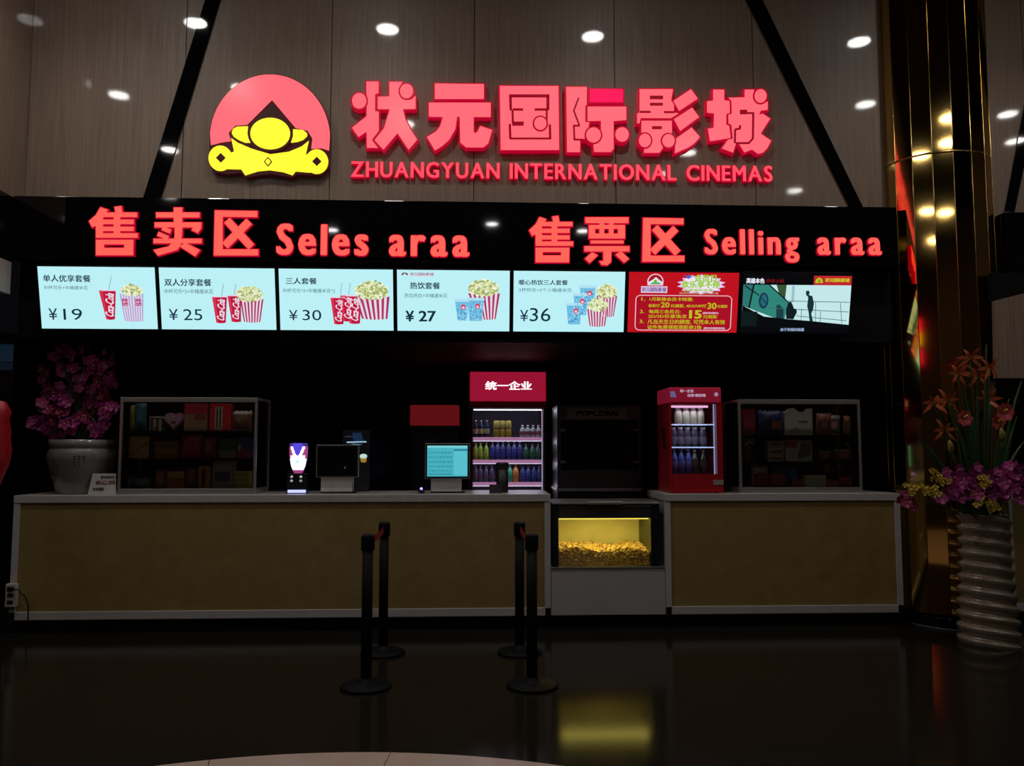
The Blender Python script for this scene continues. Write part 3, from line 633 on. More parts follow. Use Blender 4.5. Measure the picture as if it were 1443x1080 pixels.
MB().box(.93, 1.22, y0 - .045, y0 - .012, 1.018, 1.050).build('handle', M['alu'], pc, bev=.008)
MB().box(.690, 1.470, y0 + .004, y0 + .009, .503, .905).build('front_glass', M['pane'], pc)
MB().tube([(.70, y0 + .055, .898), (1.46, y0 + .055, .898)], .007, 8).build('light_tube', glow('warm_tube', (.85, .72, .10), 1.3), pc)
al = bpy.data.lights.new('popcorn_lamp', 'AREA'); al.shape = 'RECTANGLE'; al.size = .74; al.size_y = .10; al.energy = 2.7; al.color = (1, .80, .15)
alo = bpy.data.objects.new('popcorn_lamp', al); COL.objects.link(alo); alo.parent = pc; alo.location = (0, -.14, .405); alo.rotation_euler = (R(4), 0, 0); alo['kind'] = 'helper'
# the popcorn: a mound of puffed kernels
rp = random.Random(11); pm = MB()
hgt = lambda x, y: .640 + .014 * math.sin(x * 9 + 1) + .010 * math.sin(x * 17 + y * 9) + (y - y0) * .02 - .03 * max(0, (x - 1.3) / .17)
pm.grid(lambda a, b: (.692 + a * .776, y0 + .075 + b * .42, hgt(.692 + a * .776, y0 + .012 + b * .49)), 30, 14)
pm.grid(lambda a, b: (.692 + a * .776, y0 + .075 - .03 * (1 - b), .506 + b * (hgt(.692 + a * .776, y0 + .02) - .505)), 30, 6)
for i in range(950):
    x = rp.uniform(.70, 1.46)
    if i < 520: z = rp.uniform(.520, hgt(x, y0) + .004); y = y0 + .075 - .03 * (1 - (z - .506) / .16) - rp.random() * .008
    else: y = y0 + .07 + rp.random() * .40; z = hgt(x, y) + rp.uniform(-.002, .012)
    r = rp.uniform(.007, .012); pm.ball((x, y, z), r * rp.uniform(.8, 1.3), r, r * rp.uniform(.8, 1.2), 5, 3, rp.randrange(2))
po = pm.build('popcorn', [mat('popcorn_light', (.80, .62, .30), .6), mat('popcorn_toasted', (.50, .28, .12), .6)], loc=(1.09, y0 + .2, .503))
tag(po, 'heap of yellow popcorn filling the lit glass case', 'popcorn', kind='stuff')

# popcorn machine on its cart behind
Y = 7.95; a = at(785, 571, Y); b = at(905, 705, Y)
pmx = thing('popcorn_machine', ((a.x + b.x) / 2, Y + .3, 0), 'dark unlit popcorn machine behind the popcorn case', 'popcorn machine')
x0, x1, zt = a.x, b.x, a.z; zl = at(840, 592, Y).z; zb = at(840, 663, Y).z; zc = at(840, 690, Y).z
MB().box(x0, x1, Y, Y + .55, zl, zt).build('header', M['dark_steel'], pmx, bev=.006)
MB().box(x0 + .10, x1 - .14, Y - .006, Y, zl + .012, zt - .035).build('header_plate', mat('plate', (.16, .14, .13), .4), pmx)
MB().text('POPCORN', x0 + .19, x1 - .23, zl + .035, zt - .055, Y - .008, 0, .05).build('lettering', M['red_card'], pmx)
for xa in (x0, x1 - .035): MB().box(xa, xa + .035, Y, Y + .55, zb, zl).build('corner_post', M['dark_steel'], pmx)
MB().box(x0 + .035, x1 - .035, Y + .01, Y + .014, zb, zl).build('front_glass', M['pane_dark'], pmx)
MB().box(x0 + .035, x1 - .035, Y + .50, Y + .54, zb, zl).build('back_panel', M['black_matte'], pmx)
MB().lathe([(.13, 0), (.16, .05), (.16, .2), (.12, .22)], ((x0 + x1) / 2 + .06, Y + .28, zl - .28), 20).build('kettle', M['dark_steel'], pmx)
MB().tube([((x0 + x1) / 2 + .06, Y + .28, zl - .06), ((x0 + x1) / 2 + .06, Y + .28, zl)], .02).build('kettle_hanger', M['dark_steel'], pmx)
MB().box(x0, x1, Y, Y + .55, zc, zb).build('tray_panel', M['dark_steel'], pmx, bev=.006)
MB().box(x0, x1, Y, Y + .55, .0, zc - .012).build('cart', M['black_plastic'], pmx, bev=.006)
MB().box(x0 - .01, x1 + .01, Y - .012, Y + .55, zc - .016, zc + .012).build('shelf_edge', M['alu'], pmx)
for zz in (zl - .10, zb + .08):
    for xa in (x0 + .03, x1 - .08): MB().box(xa, xa + .05, Y - .012, Y + .004, zz - .012, zz + .012).build('hinge', M['steel'], pmx)

# ------------------------------------------------------------------ bottles and cans
def bottle(name, prof, cap, label, body_m, cap_m, lab_m, lab, cat, grp, loc=(0, 0, 0)):
    t = thing(name, loc, lab, cat, grp); c = loc
    MB().lathe(prof, c, 14).build('body', body_m, t)
    if cap: MB().lathe(cap, c, 12).build('cap', cap_m, t)
    if label: MB().lathe(label, c, 14).build('label_band', lab_m, t)
    return t
def bprof(r, h): return [(r * .9, 0), (r, .01), (r, h * .55), (r * .95, h * .62), (r * .55, h * .78), (r * .36, h * .86), (r * .36, h * .93)]
def bcap(r, h): return [(r * .42, h * .92), (r * .42, h), (r * .36, h * 1.005)]
def bband(r, h, a=.22, b=.50): return [(r * 1.01, h * a), (r * 1.02, h * (a + .01)), (r * 1.02, h * b), (r * 1.01, h * (b + .01))]
def canprof(r, h): return [(r * .8, 0), (r, h * .05), (r, h * .9), (r * .82, h * .97), (r * .82, h)]

def run(name, spots, r, h, cols, lab, cat, grp, can=False, jar=False):
    """a row of like bottles: the first is built, the rest are copies; spots are (x,y,z)"""
    bm_, cm_, lm_ = cols
    first = None
    for i, sp in enumerate(spots):
        l = lab[i] if isinstance(lab, list) else lab; sp = (sp[0], sp[1], sp[2] + .0012)
        if first is None:
            if can: first = bottle(name, canprof(r, h), [(r * .80, h * .97), (r * .78, h * .985)], bband(r, h, .15, .75), bm_, cm_, lm_, l, cat, grp, sp)
            elif jar: first = bottle(name, [(r * .9, 0), (r, .01), (r, h * .72), (r * .7, h * .88), (r * .7, h * .9)], [(r * .74, h * .9), (r * .74, h), (r * .7, h * 1.01)], bband(r, h, .15, .5), bm_, cm_, lm_, l, cat, grp, sp)
            else: first = bottle(name, bprof(r, h), bcap(r, h), bband(r, h), bm_, cm_, lm_, l, cat, grp, sp)
        else: copy_thing(first, sp, 0, l)
def nth(n, fmt): return [fmt % ORD[i] for i in range(n)]

# ------------------------------------------------------------------ the tall drinks fridge
Y = 8.60; g = lambda x, y: at(640 + x / 5.4, 510 + y / 5.4, Y)
a, b = at(661, 523, Y), at(771, 692, Y); x0, x1 = a.x, b.x; zt = a.z
fr = thing('drinks_fridge', ((x0 + x1) / 2, Y + .35, 0), 'tall red drinks fridge with a lit header behind the counter', 'fridge')
zh = g(400, 300).z; zg = g(400, 350).z; zb = .75
D = .62
MB().box(x0, x0 + .035, Y + .02, Y + D, 0, zt).build('side_panel', M['red_fridge'], fr, bev=.004)
MB().box(x1 - .035, x1, Y + .02, Y + D, 0, zt).build('side_panel', M['red_fridge'], fr, bev=.004)
MB().box(x0 + .035, x1 - .035, Y + D - .03, Y + D, 0, zt).build('back_panel', mat('fridge_back', (.16, .17, .30), .4), fr)
MB().box(x0 + .035, x1 - .035, Y + .03, Y + D - .03, zg, zt - .002).build('top_box', M['black_plastic'], fr)
MB().box(x0 + .035, x1 - .035, Y + .03, Y + D - .03, 0, zb).build('base_box', M['red_fridge'], fr)
hd = MB().box(x0 + .012, x1 - .012, Y - .012, Y + .03, zh, zt - .01).build('header_sign', glow('header_red', (.30, .006, .030), 1.0), fr, bev=.006)
ga, gb = g(235, 215), g(590, 150)
MB().text('统一企业', ga.x, gb.x, ga.z, gb.z, Y - .016, 0, .035).build('lettering', glow('header_white', (1.6, 1.2, 1.35), 1.0), hd)
MB().box(x0, x1, Y, Y + .03, zg - .005, zh + .012).build('door_rail', M['red_fridge'], fr)
ld = glow('led_white', (.80, .86, 1.0), 3.0)
MB().box(x0 + .05, x1 - .05, Y + .05, Y + .065, zg - .025, zg - .015).build('top_light', ld, fr)
MB().box(x1 - .052, x1 - .045, Y + .04, Y + .05, zb, zg - .03).build('side_light', glow('led_blue', (.45, .55, .75), .8), fr)
for xx in (x0 + .01, x1 - .036): MB().box(xx, xx + .026, Y - .01, Y + .02, zb - .1, zg).build('door_stile', M['black_plastic'], fr)
MB().box(x0 + .035, x1 - .035, Y + .0, Y + .006, zb, zg).build('door_glass', M['pane'], fr)
pinkled = glow('shelf_led', (.34, .15, .28), 1.0); whiteled = glow('shelf_led_white', (.75, .68, .92), 1.0)
shelves = []
def led(parent, x, y, z, wx, wy, e, colr, rx=0.0):
    L_ = bpy.data.lights.new('cooler_led', 'AREA'); L_.shape = 'RECTANGLE'; L_.size = wx; L_.size_y = wy; L_.energy = e; L_.color = colr
    o_ = bpy.data.objects.new('cooler_led', L_); COL.objects.link(o_); o_.parent = parent; o_.location = Vector((x, y, z)) - Vector(parent['_o']); o_.rotation_euler = (rx, 0, 0)
led(fr, (x0 + x1) / 2, Y + .07, zg - .03, x1 - x0 - .14, .03, .8, (.75, .82, 1), R(-28))
for yy in (585, 758, 930):
    z = g(0, yy - 8).z; shelves.append(z)
    sf = MB().box(x0 + .04, x1 - .05, Y + .05, Y + D - .04, z - .012, z).build('shelf', M['alu'], fr)
    MB().box(x0 + .045, x1 - .055, Y + .035, Y + .05, z - .030, z + .004).build('price_strip', pinkled, sf)
    MB().box(x0 + .045, x1 - .055, Y + .042, Y + .055, z - .040, z - .032).build('shelf_light', whiteled, sf)
    led(fr, (x0 + x1) / 2, Y + .065, z - .045, x1 - x0 - .14, .02, .55, (.78, .78, 1), R(-28))
sp = lambda xs, z, dy=.12: [(max(g(x, 0).x, x0 + .072), Y + dy, z) for x in xs]
s1, s2, s3 = shelves
P_ = plain
run('drink_bottle', sp((155, 205, 250), s1), .030, g(0, 445).z - s1, (P_(.02, .02, .07, .15), P_(.6, .58, .45), P_(.50, .46, .25)), nth(3, 'dark bottle with cream label, %s from the left on the fridge\'s top shelf'), 'bottle', 'cream labelled bottles in the tall fridge')
run('drink_can', sp((325, 370, 415), s1), .033, (g(0, 512).z - s1), (P_(.42, .30, .03, .3), P_(.8, .75, .45, .25), P_(.40, .27, .03, .3)), nth(3, 'gold can, lower row, %s from the left on the fridge\'s top shelf'), 'can', 'gold cans in the tall fridge', can=True)
run('drink_can', [(x, y, s1 + (g(0, 512).z - s1) + .001) for x, y, _ in sp((325, 370, 415), 0)], .033, (g(0, 512).z - s1), (P_(.42, .30, .03, .3), P_(.8, .75, .45, .25), P_(.52, .44, .12, .3)), nth(3, 'gold can, upper row, %s from the left on the fridge\'s top shelf'), 'can', 'gold cans in the tall fridge', can=True)
run('drink_bottle', sp((525, 565, 605, 648), s1), .032, g(0, 482).z - s1, (P_(.50, .55, .60, .15), P_(.85, .85, .9), P_(.30, .10, .12)), nth(4, 'pale water bottle, %s from the left on the fridge\'s top shelf'), 'bottle', 'pale bottles in the tall fridge')
run('drink_bottle', sp((155, 203, 248), s2), .030, g(0, 618).z - s2, (P_(.22, .34, .03, .15), P_(.45, .6, .05), P_(.30, .40, .06)), nth(3, 'lime green bottle, %s from the left on the fridge\'s middle shelf'), 'bottle', 'lime green bottles in the tall fridge')
run('drink_bottle', sp((295, 335, 375, 418, 460, 503), s2), .030, g(0, 604).z - s2, (P_(.03, .035, .16, .15), P_(.75, .8, .95), P_(.03, .035, .22)), nth(6, 'blue bottle with white cap, %s from the left on the fridge\'s middle shelf'), 'bottle', 'blue bottles in the tall fridge')
run('drink_bottle', sp((550, 600, 643), s2), .033, g(0, 628).z - s2, (P_(.02, .08, .06, .15), P_(.3, .3, .3), P_(.02, .11, .05)), nth(3, 'dark green bottle, %s from the left on the fridge\'s middle shelf'), 'bottle', 'dark green bottles in the tall fridge')
run('drink_bottle', sp((155, 203, 247, 290), s3), .029, g(0, 795).z - s3, (P_(.05, .045, .10, .15), P_(.35, .3, .4), P_(.10, .05, .10)), nth(4, 'dark plum bottle, %s from the left on the fridge\'s bottom shelf'), 'bottle', 'dark plum bottles in the tall fridge')
run('drink_bottle', sp((428,), s3), .034, g(0, 790).z - s3, (P_(.02, .30, .16, .15), P_(.05, .4, .25), P_(.03, .25, .14)), 'bright green bottle beside the orange one on the fridge\'s bottom shelf', 'bottle', None)
run('drink_bottle', sp((472,), s3), .034, g(0, 785).z - s3, (P_(.50, .16, .03, .15), P_(.6, .2, .05), P_(.42, .12, .03)), 'orange bottle on the fridge\'s bottom shelf', 'bottle', None)
run('drink_bottle', sp((525, 568, 612, 652), s3), .032, g(0, 800).z - s3, (P_(.02, .03, .16, .15), P_(.1, .14, .4), P_(.03, .05, .22)), nth(4, 'deep blue bottle, %s from the left on the fridge\'s bottom shelf'), 'bottle', 'deep blue bottles in the tall fridge')

# ------------------------------------------------------------------ the small red fridge on the right counter
Y = YC + .07; g = lambda x, y: at(900 + x / 6, 530 + y / 6, Y)
x0, x1 = g(252, 0).x, g(702, 0).x; zt = g(400, 96).z; Z0 = CT
sf = thing('counter_fridge', ((x0 + x1) / 2, Y + .24, Z0), 'small bright red glass fronted fridge on the right counter', 'fridge')
gx0, gx1, gz0, gz1 = g(272, 0).x, g(648, 0).x, g(0, 832).z, g(0, 238).z; D = .46
MB().box(x0, gx0, Y, Y + D, Z0 + .006, zt - .13).build('side_panel', M['red_fridge'], sf, bev=.005)
MB().box(gx1, x1, Y, Y + D, Z0 + .006, zt - .13).build('side_panel', M['red_fridge'], sf, bev=.005)
MB().box(gx0, gx1, Y, Y + D, Z0 + .006, gz0).build('base_panel', M['red_fridge'], sf)
MB().box(gx0, gx1, Y, Y + D, gz1, zt - .13).build('top_panel', M['red_fridge'], sf)
hd = MB().box(x0, x1 - .01, Y - .008, Y + D, zt - .132, zt).build('header_sign', mat('header_print', (.45, .015, .045), .3, emit=(.16, .006, .02), es=.7), sf, bev=.012)
MB().text('统一企业', g(345, 0).x, g(460, 0).x, g(0, 140).z, g(0, 112).z, Y - .010, 0, .04).text('冰爽·畅快喝', g(405, 0).x, g(560, 0).x, g(0, 178).z, g(0, 150).z, Y - .010, 0, .04).build('lettering', glow('pale_letters', (.62, .45, .62), .7), hd)
MB().add([(g(265, 0).x, Y - .0095, g(0, 180).z), (g(315, 0).x, Y - .0095, g(0, 180).z), (g(300, 0).x, Y - .0095, g(0, 130).z), (g(262, 0).x, Y - .0095, g(0, 130).z)], [[0, 1, 2, 3]]).build('header_emblem', glow('emblem_mix', (.14, .13, .30), .8), hd)
MB().cyl_y(g(650, 0).x, g(0, 155).z, .018, Y - .0095, Y - .0085, 16).build('header_roundel', glow('roundel', (.40, .30, .44), .7), hd)
MB().box(gx0, gx1, Y + D - .02, Y + D, gz0, gz1).build('back_panel', mat('small_fridge_back', (.12, .15, .34), .4), sf)
MB().box(gx0, gx1, Y + .002, Y + .007, gz0, gz1).build('door_glass', M['pane'], sf)
MB().box(gx0 + .01, gx1 - .06, Y + .03, Y + .05, gz1 - .028, gz1 - .010).build('top_light', glow('pink_led', (.80, .42, .68), 1.1), sf)
MB().box(gx1 - .014, gx1 - .006, Y + .03, Y + .045, gz0, gz1).build('side_light', glow('side_led', (.16, .28, .48), 1.0), sf)
MB().box(g(612, 0).x, g(698, 0).x, Y - .004, Y, g(0, 922).z, g(0, 880).z).build('name_plate', P_(.42, .32, .30), sf)
MB().box(x0 - .012, x0, Y + .14, Y + .20, Z0 + .38, Z0 + .56).build('side_handle', M['black_plastic'], sf, bev=.004)
for xx in (x0 + .05, x1 - .05):
    for yy in (Y + .05, Y + D - .05): MB().lathe([(.018, 0), (.018, .008)], (xx, yy, Z0), 10).build('foot', M['black_plastic'], sf)
led(sf, (gx0 + gx1) / 2 - .02, Y + .05, gz1 - .035, gx1 - gx0 - .12, .03, .35, (.85, .8, 1), R(-25))
zz = []
for yy in (408, 602):
    z = g(0, yy).z; zz.append(z)
    s_ = MB().box(gx0, gx1, Y + .03, Y + D - .02, z - .008, z).build('shelf', M['alu'], sf)
    MB().box(gx0, gx1 - .01, Y + .022, Y + .03, z - .008, z + .002).build('shelf_light', glow('shelf_blue', (.40, .50, .85), 1.0), s_); led(sf, (gx0 + gx1) / 2 - .02, Y + .05, z - .012, gx1 - gx0 - .10, .02, .28, (.72, .80, 1), R(-25))
run('drink_bottle', [(g(x, 0).x, Y + .11, zz[0]) for x in (355, 420, 482, 545)], .034, g(0, 262).z - zz[0], (P_(.42, .42, .34, .2), P_(.6, .6, .6), P_(.36, .40, .28)), nth(4, 'cloudy pale bottle, %s from the left on the small fridge\'s top shelf'), 'bottle', 'pale bottles in the small fridge', jar=True)
run('drink_bottle', [(g(x, 0).x, Y + .11, zz[1]) for x in (310, 370, 430, 492, 562)], .034, g(0, 432).z - zz[1], (P_(.05, .035, .06, .15), P_(.85, .85, .95), P_(.16, .14, .20)), nth(5, 'dark bottle, %s from the left on the small fridge\'s middle shelf'), 'bottle', 'dark bottles in the small fridge', jar=True)
run('drink_bottle', [(g(x, 0).x, Y + .11, gz0 + .001) for x in (315, 375, 435)], .032, g(0, 622).z - gz0, (P_(.02, .03, .16, .15), P_(.4, .5, .9), P_(.06, .05, .16)), nth(3, 'navy bottle with blue cap, %s from the left on the small fridge\'s bottom'), 'bottle', 'navy bottles in the small fridge')
run('drink_bottle', [(g(x, 0).x, Y + .11, gz0 + .001) for x in (490, 563)], .031, g(0, 628).z - gz0, (P_(.02, .012, .01, .15), P_(.7, .6, .35), P_(.03, .018, .012)), ['brown bottle with gold cap beside the navy bottles in the small fridge', 'brown bottle with gold cap nearest the right wall of the small fridge'], 'bottle', 'brown bottles in the small fridge')

# ------------------------------------------------------------------ snack display cabinets on the counters
def cabinet(x0, x1, zt, shelf_z, label, D=.44):
    Yf = YC + .08; z0 = CT; t = thing('snack_cabinet', ((x0 + x1) / 2, Yf + D / 2, z0), label, 'display cabinet'); p = .022
    for xx in (x0, x1 - p):
        for yy in (Yf, Yf + D - p): MB().box(xx, xx + p, yy, yy + p, z0, zt).build('corner_post', M['alu'], t, bev=.002)
    MB().box(x0 + p, x1 - p, Yf, Yf + p, zt - .040, zt).build('front_rail', M['alu'], t, bev=.002)
    MB().box(x0 + p, x1 - p, Yf, Yf + p, z0, z0 + .048).build('front_rail', M['alu'], t, bev=.002)
    for xx in (x0, x1 - p):
        MB().box(xx, xx + p, Yf + p, Yf + D - p, zt - .022, zt).build('side_rail', M['alu'], t); MB().box(xx, xx + p, Yf + p, Yf + D - p, z0, z0 + .048).build('side_rail', M['alu'], t)
    MB().box(x0 + p, x1 - p, Yf + p, Yf + D - p, z0 + .030, z0 + .046).build('bottom_board', M['black_plastic'], t)
    MB().box(x0 + p, x1 - p, Yf + D - p, Yf + D - .008, z0, zt).build('back_board', M['black_matte'], t)
    MB().box(x0 + p, x1 - p, Yf + p, Yf + D - p, zt - .010, zt - .004).build('top_glass', M['pane'], t)
    MB().box(x0 + p, x1 - p, Yf + .006, Yf + .011, z0 + .048, zt - .040).build('front_glass', M['pane'], t)
    MB().box(x0 + .006, x0 + .011, Yf + p, Yf + D - p, z0 + .048, zt - .022).build('side_glass', M['pane'], t)
    MB().box(x1 - .011, x1 - .006, Yf + p, Yf + D - p, z0 + .048, zt - .022).build('side_glass', M['pane'], t)
    for z in shelf_z: MB().box(x0 + p, x1 - p, Yf + .03, Yf + D - p, z - .008, z).build('shelf', M['shelf_glass'], t)
    return Yf
def bag(x0, x1, z0, z1, y, cols, label, d=.05, tilt=0.0, band=(.3, .7), emb=(.25, .75), seed=0):
    rb = random.Random(seed + int(abs(x0) * 1000)); W, H = x1 - x0, z1 - z0; cx = (x0 + x1) / 2; m = MB(); nu, nv = 10, 12; ph = rb.uniform(0, 6)
    def pt(sgn):
        def f(a, b):
            u = 2 * a - 1; v = 2 * b - 1
            th = d / 2 * max(0, (1 - abs(u) ** 3)) ** .7 * max(0, 1 - abs(v) ** 4) ** .8 * (1 + .12 * math.sin(7 * u + ph) * math.cos(6 * v + ph))
            edge = 1 - .06 * (1 - v * v) * abs(u) + .02 * math.sin(9 * v + ph)
            return (cx + u * W / 2 * edge + tilt * H * b, y + sgn * th, z0 + b * H + (.008 * math.sin(14 * u + ph) if b > .95 else 0))
        return f
    def mif(i, j):
        a, b = (i + .5) / nu, (j + .5) / nv
        if emb[0] < a < emb[1] and band[0] < b < band[1]: return 1
        return 2 if (b > .86 or b < .1) else 0
    m.grid(pt(-1), nu, nv, 0, True, mif); n = len(m.f); m.grid(pt(1), nu, nv, 0, True, lambda i, j: 0)
    for k in range(n, len(m.f)): m.f[k] = m.f[k][::-1]
    o = m.build('snack_bag', [P_(*c) for c in cols], loc=(cx, y, z0)); return tag(o, label, 'snack bag')
def carton(x0, x1, z0, z1, y, cols, label, d=.10, style=0, name='snack_box', cat='snack box'):
    m = MB(); m.box(x0, x1, y, y + d, z0, z1, 0); W, H = x1 - x0, z1 - z0; f = y - .0008
    q = lambda a, b, c, e, mi: m.add([(x0 + W * a, f, z0 + H * b), (x0 + W * c, f, z0 + H * b), (x0 + W * c, f, z0 + H * e), (x0 + W * a, f, z0 + H * e)], [(0, 1, 2, 3)], mi)
    if style == 0: q(.12, .25, .88, .6, 1); q(.2, .7, .8, .85, 2)
    elif style == 1: q(.0, .62, 1, 1, 1); q(.45, .40, .92, .60, 2)
    elif style == 2: q(.25, .05, .60, .88, 1); q(.32, .12, .38, .8, 2); q(.46, .12, .52, .8, 2)
    elif style == 3:
        for k in range(9): a = .05 + .1 * k; q(a, .18 + .05 * k, a + .05, .26 + .055 * k, 2 if k % 2 else 1)
        for k in range(6): a = .04 + .06 * k; q(a, .08 + .03 * (k % 3), a + .03, .14 + .03 * (k % 3), 2)
    elif style == 4: q(0, 0, 1, .42, 1); m.prism([(x0 + W * .18 + .10 * W * math.cos(t), z0 + H * .5 + .16 * H * math.sin(t)) for t in [k * .52 for k in range(12)]], f - .001, f, 2)
    elif style == 5: q(.0, .66, .45, .94, 1); m.add([(x0 + W * .45, f, z0 + H * .1), (x0 + W * .95, f, z0 + H * .3), (x0 + W * .95, f, z0 + H * .8), (x0 + W * .6, f, z0 + H * .9)], [(0, 1, 2, 3)], 2)
    elif style == 6:
        for k in range(5): q(.06, .12 + .16 * k, .94, .20 + .16 * k, 1 + k % 2)
    o = m.build(name, [P_(*c) for c in cols], loc=((x0 + x1) / 2, y + d / 2, z0)); return tag(o, label, cat)

a, b = at(170, 560, YC + .08), at(360, 692, YC + .08)
cz = lambda oy, s, y: at(265, oy + y / s, YC + .14).z
LZ = (cz(540, 6.0125, 408), cz(540, 6.0125, 640))
YF = cabinet(a.x, b.x, a.z, LZ, 'left aluminium framed glass cabinet full of snacks')
YP = YF + .12; XL, XR = a.x + .034, b.x - .036
gl = lambda x, y: at(160 + x / 6.0125, 540 + y / 6.0125, YP)
def L(kind, x0, x1, y0, zrest, cols, label, dy=0.0, **k):
    xa, xb = max(gl(x0, 0).x, XL), min(gl(x1, 0).x, XR); lim = {z1: 9, z2: z1 - .022, z3: z2 - .022}[zrest]
    return kind(xa, xb, zrest + .0015, min(gl(0, y0).z, lim), YP + dy, cols, label, **k)
z1, z2 = LZ; z3 = CT + .046
L(bag, 125, 192, 190, z1, ((.30, .26, .03), (.10, .12, .03), (.25, .2, .02)), 'narrow yellow bag at the left end of the left cabinet\'s top shelf', d=.04)
L(bag, 194, 294, 172, z1, ((.02, .12, .15), (.03, .20, .24), (.02, .09, .12)), 'tall teal snack bag on the left cabinet\'s top shelf', d=.05)
xj = (gl(292, 0).x + gl(430, 0).x) / 2; rj = (gl(430, 0).x - gl(292, 0).x) / 2
jar = thing('candy_jar', (xj, YP + .06, z1 + .001), 'striped round candy jar beside the teal bag on the left cabinet\'s top shelf', 'jar'); hj = gl(0, 285).z - z1
jm = MB()
for k in range(9):
    t0 = math.pi + math.pi * k / 9
    jm.grid(lambda u, v, t0=t0: (xj + rj * .98 * math.cos(t0 + u * math.pi / 9), YP + .06 + rj * .98 * math.sin(t0 + u * math.pi / 9), z1 + .002 + v * hj * .85), 3, 2, k % 2)
jm.grid(lambda u, v: (xj + rj * .98 * math.cos(u * math.pi), YP + .06 + rj * .98 * math.sin(u * math.pi), z1 + .002 + v * hj * .85), 12, 2, 0)
jm.build('body', [P_(.30, .27, .20), P_(.05, .04, .03)], jar); MB().lathe([(rj, hj * .85), (rj, hj), (rj * .96, hj * 1.01)], (xj, YP + .06, z1), 18).build('lid', P_(.30, .28, .22), jar)
# heart tin
hx0, hx1, hz0, hz1 = gl(440, 0).x, gl(602, 0).x, z1 + .002, gl(0, 240).z; hw, hh = (hx1 - hx0) / 2, (hz1 - hz0) / 2; hc = ((hx0 + hx1) / 2, (hz0 + hz1) / 2)
heart = lambda k: [(hc[0] + k * hw * math.sin(t) ** 3, hc[1] + hh * .06 + k * hh * (13 * math.cos(t) - 5 * math.cos(2 * t) - 2 * math.cos(3 * t) - math.cos(4 * t)) / 15.5) for t in [2 * math.pi * i / 40 for i in range(40)]]
zmin = min(q[1] for q in heart(1)); dz = hz0 - zmin
ht = thing('candy_tin', (hc[0], YP + .03, hz0), 'pink heart shaped candy tin on the left cabinet\'s top shelf', 'tin')
up_ = lambda q: [(x, z + dz) for x, z in q]
MB().prism(up_(heart(1)), YP, YP + .07).build('body', P_(.36, .17, .26), ht, bev=.006)
MB().prism(up_(heart(.78)), YP - .006, YP).build('lid_panel', P_(.42, .24, .33), ht); MB().box(hc[0] - .02, hc[0] + .02, YP - .008, YP - .006, hc[1] - .02, hc[1]).build('motif', P_(.14, .03, .06), ht)
L(carton, 608, 802, 172, z1, ((.26, .16, .08), (.40, .02, .05), (.20, .05, .04)), 'beige box with red top band beside the heart tin', style=1, d=.09)
L(carton, 822, 1005, 172, z1, ((.52, .015, .025), (.36, .32, .26), (.10, .05, .04)), 'bright red box with a pale vertical label on the left cabinet\'s top shelf', style=2, d=.08)
L(bag, 1012, 1185, 235, z1, ((.22, .10, .06), (.26, .18, .09), (.36, .32, .28)), 'patterned brown bag at the right end of the left cabinet\'s top shelf', d=.06)
L(carton, 95, 318, 452, z2, ((.42, .28, .10), (.06, .05, .03), (.05, .04, .03)), 'tan box with dark speckled print at left on the left cabinet\'s middle shelf', style=3, d=.12)
L(carton, 368, 568, 494, z2, ((.20, .09, .025), (.32, .16, .05), (.12, .05, .02)), 'low amber box on the left cabinet\'s middle shelf', style=0, d=.10)
L(bag, 588, 760, 436, z2, ((.34, .02, .06), (.26, .04, .06), (.30, .02, .05)), 'large crimson bag on the left cabinet\'s middle shelf', d=.06, tilt=.06)
L(bag, 770, 888, 455, z2, ((.26, .02, .03), (.34, .13, .11), (.20, .02, .03)), 'small dark red bag right of the crimson bag in the left cabinet', d=.05)
L(carton, 908, 1052, 472, z2, ((.015, .09, .035), (.22, .20, .12), (.03, .12, .05)), 'dark green box on the left cabinet\'s middle shelf', style=4, d=.09)
L(carton, 1060, 1180, 462, z2, ((.02, .05, .16), (.28, .03, .05), (.42, .36, .28)), 'blue box with a red lower half on the left cabinet\'s middle shelf', style=4, d=.09)
L(bag, 82, 205, 785, z3, ((.05, .10, .11), (.09, .16, .17), (.05, .09, .10)), 'grey teal bag in the bottom left corner of the left cabinet', d=.07)
L(bag, 200, 345, 800, z3, ((.12, .15, .16), (.20, .24, .25), (.10, .12, .13)), 'clear wrapped grey bag on the left cabinet\'s bottom', d=.07)
L(bag, 380, 478, 738, z3, ((.30, .10, .03), (.36, .17, .05), (.24, .07, .03)), 'rusty orange bag on the left cabinet\'s bottom', d=.06)
L(carton, 480, 624, 750, z3, ((.42, .13, .04), (.46, .34, .08), (.36, .05, .03)), 'red carton with a yellow upper half on the left cabinet\'s bottom', style=1, d=.10)
L(bag, 628, 732, 712, z3, ((.15, .05, .04), (.24, .09, .06), (.12, .04, .03)), 'dark reddish brown pouch on the left cabinet\'s bottom', d=.06, tilt=.05)
L(carton, 742, 842, 706, z3, ((.46, .21, .04), (.14, .05, .02), (.38, .14, .03)), 'upright orange box with dark print on the left cabinet\'s bottom', style=2, d=.07)
L(carton, 862, 1028, 655, z3, ((.26, .26, .26), (.06, .05, .05), (.34, .34, .34)), 'tall grey box on the left cabinet\'s bottom', style=0, d=.11)
L(carton, 1015 + 20, 1168, 750, z3, ((.40, .34, .04), (.26, .21, .03), (.46, .40, .08)), 'stacked looking yellow packet at the right end of the left cabinet\'s bottom', style=6, d=.10)

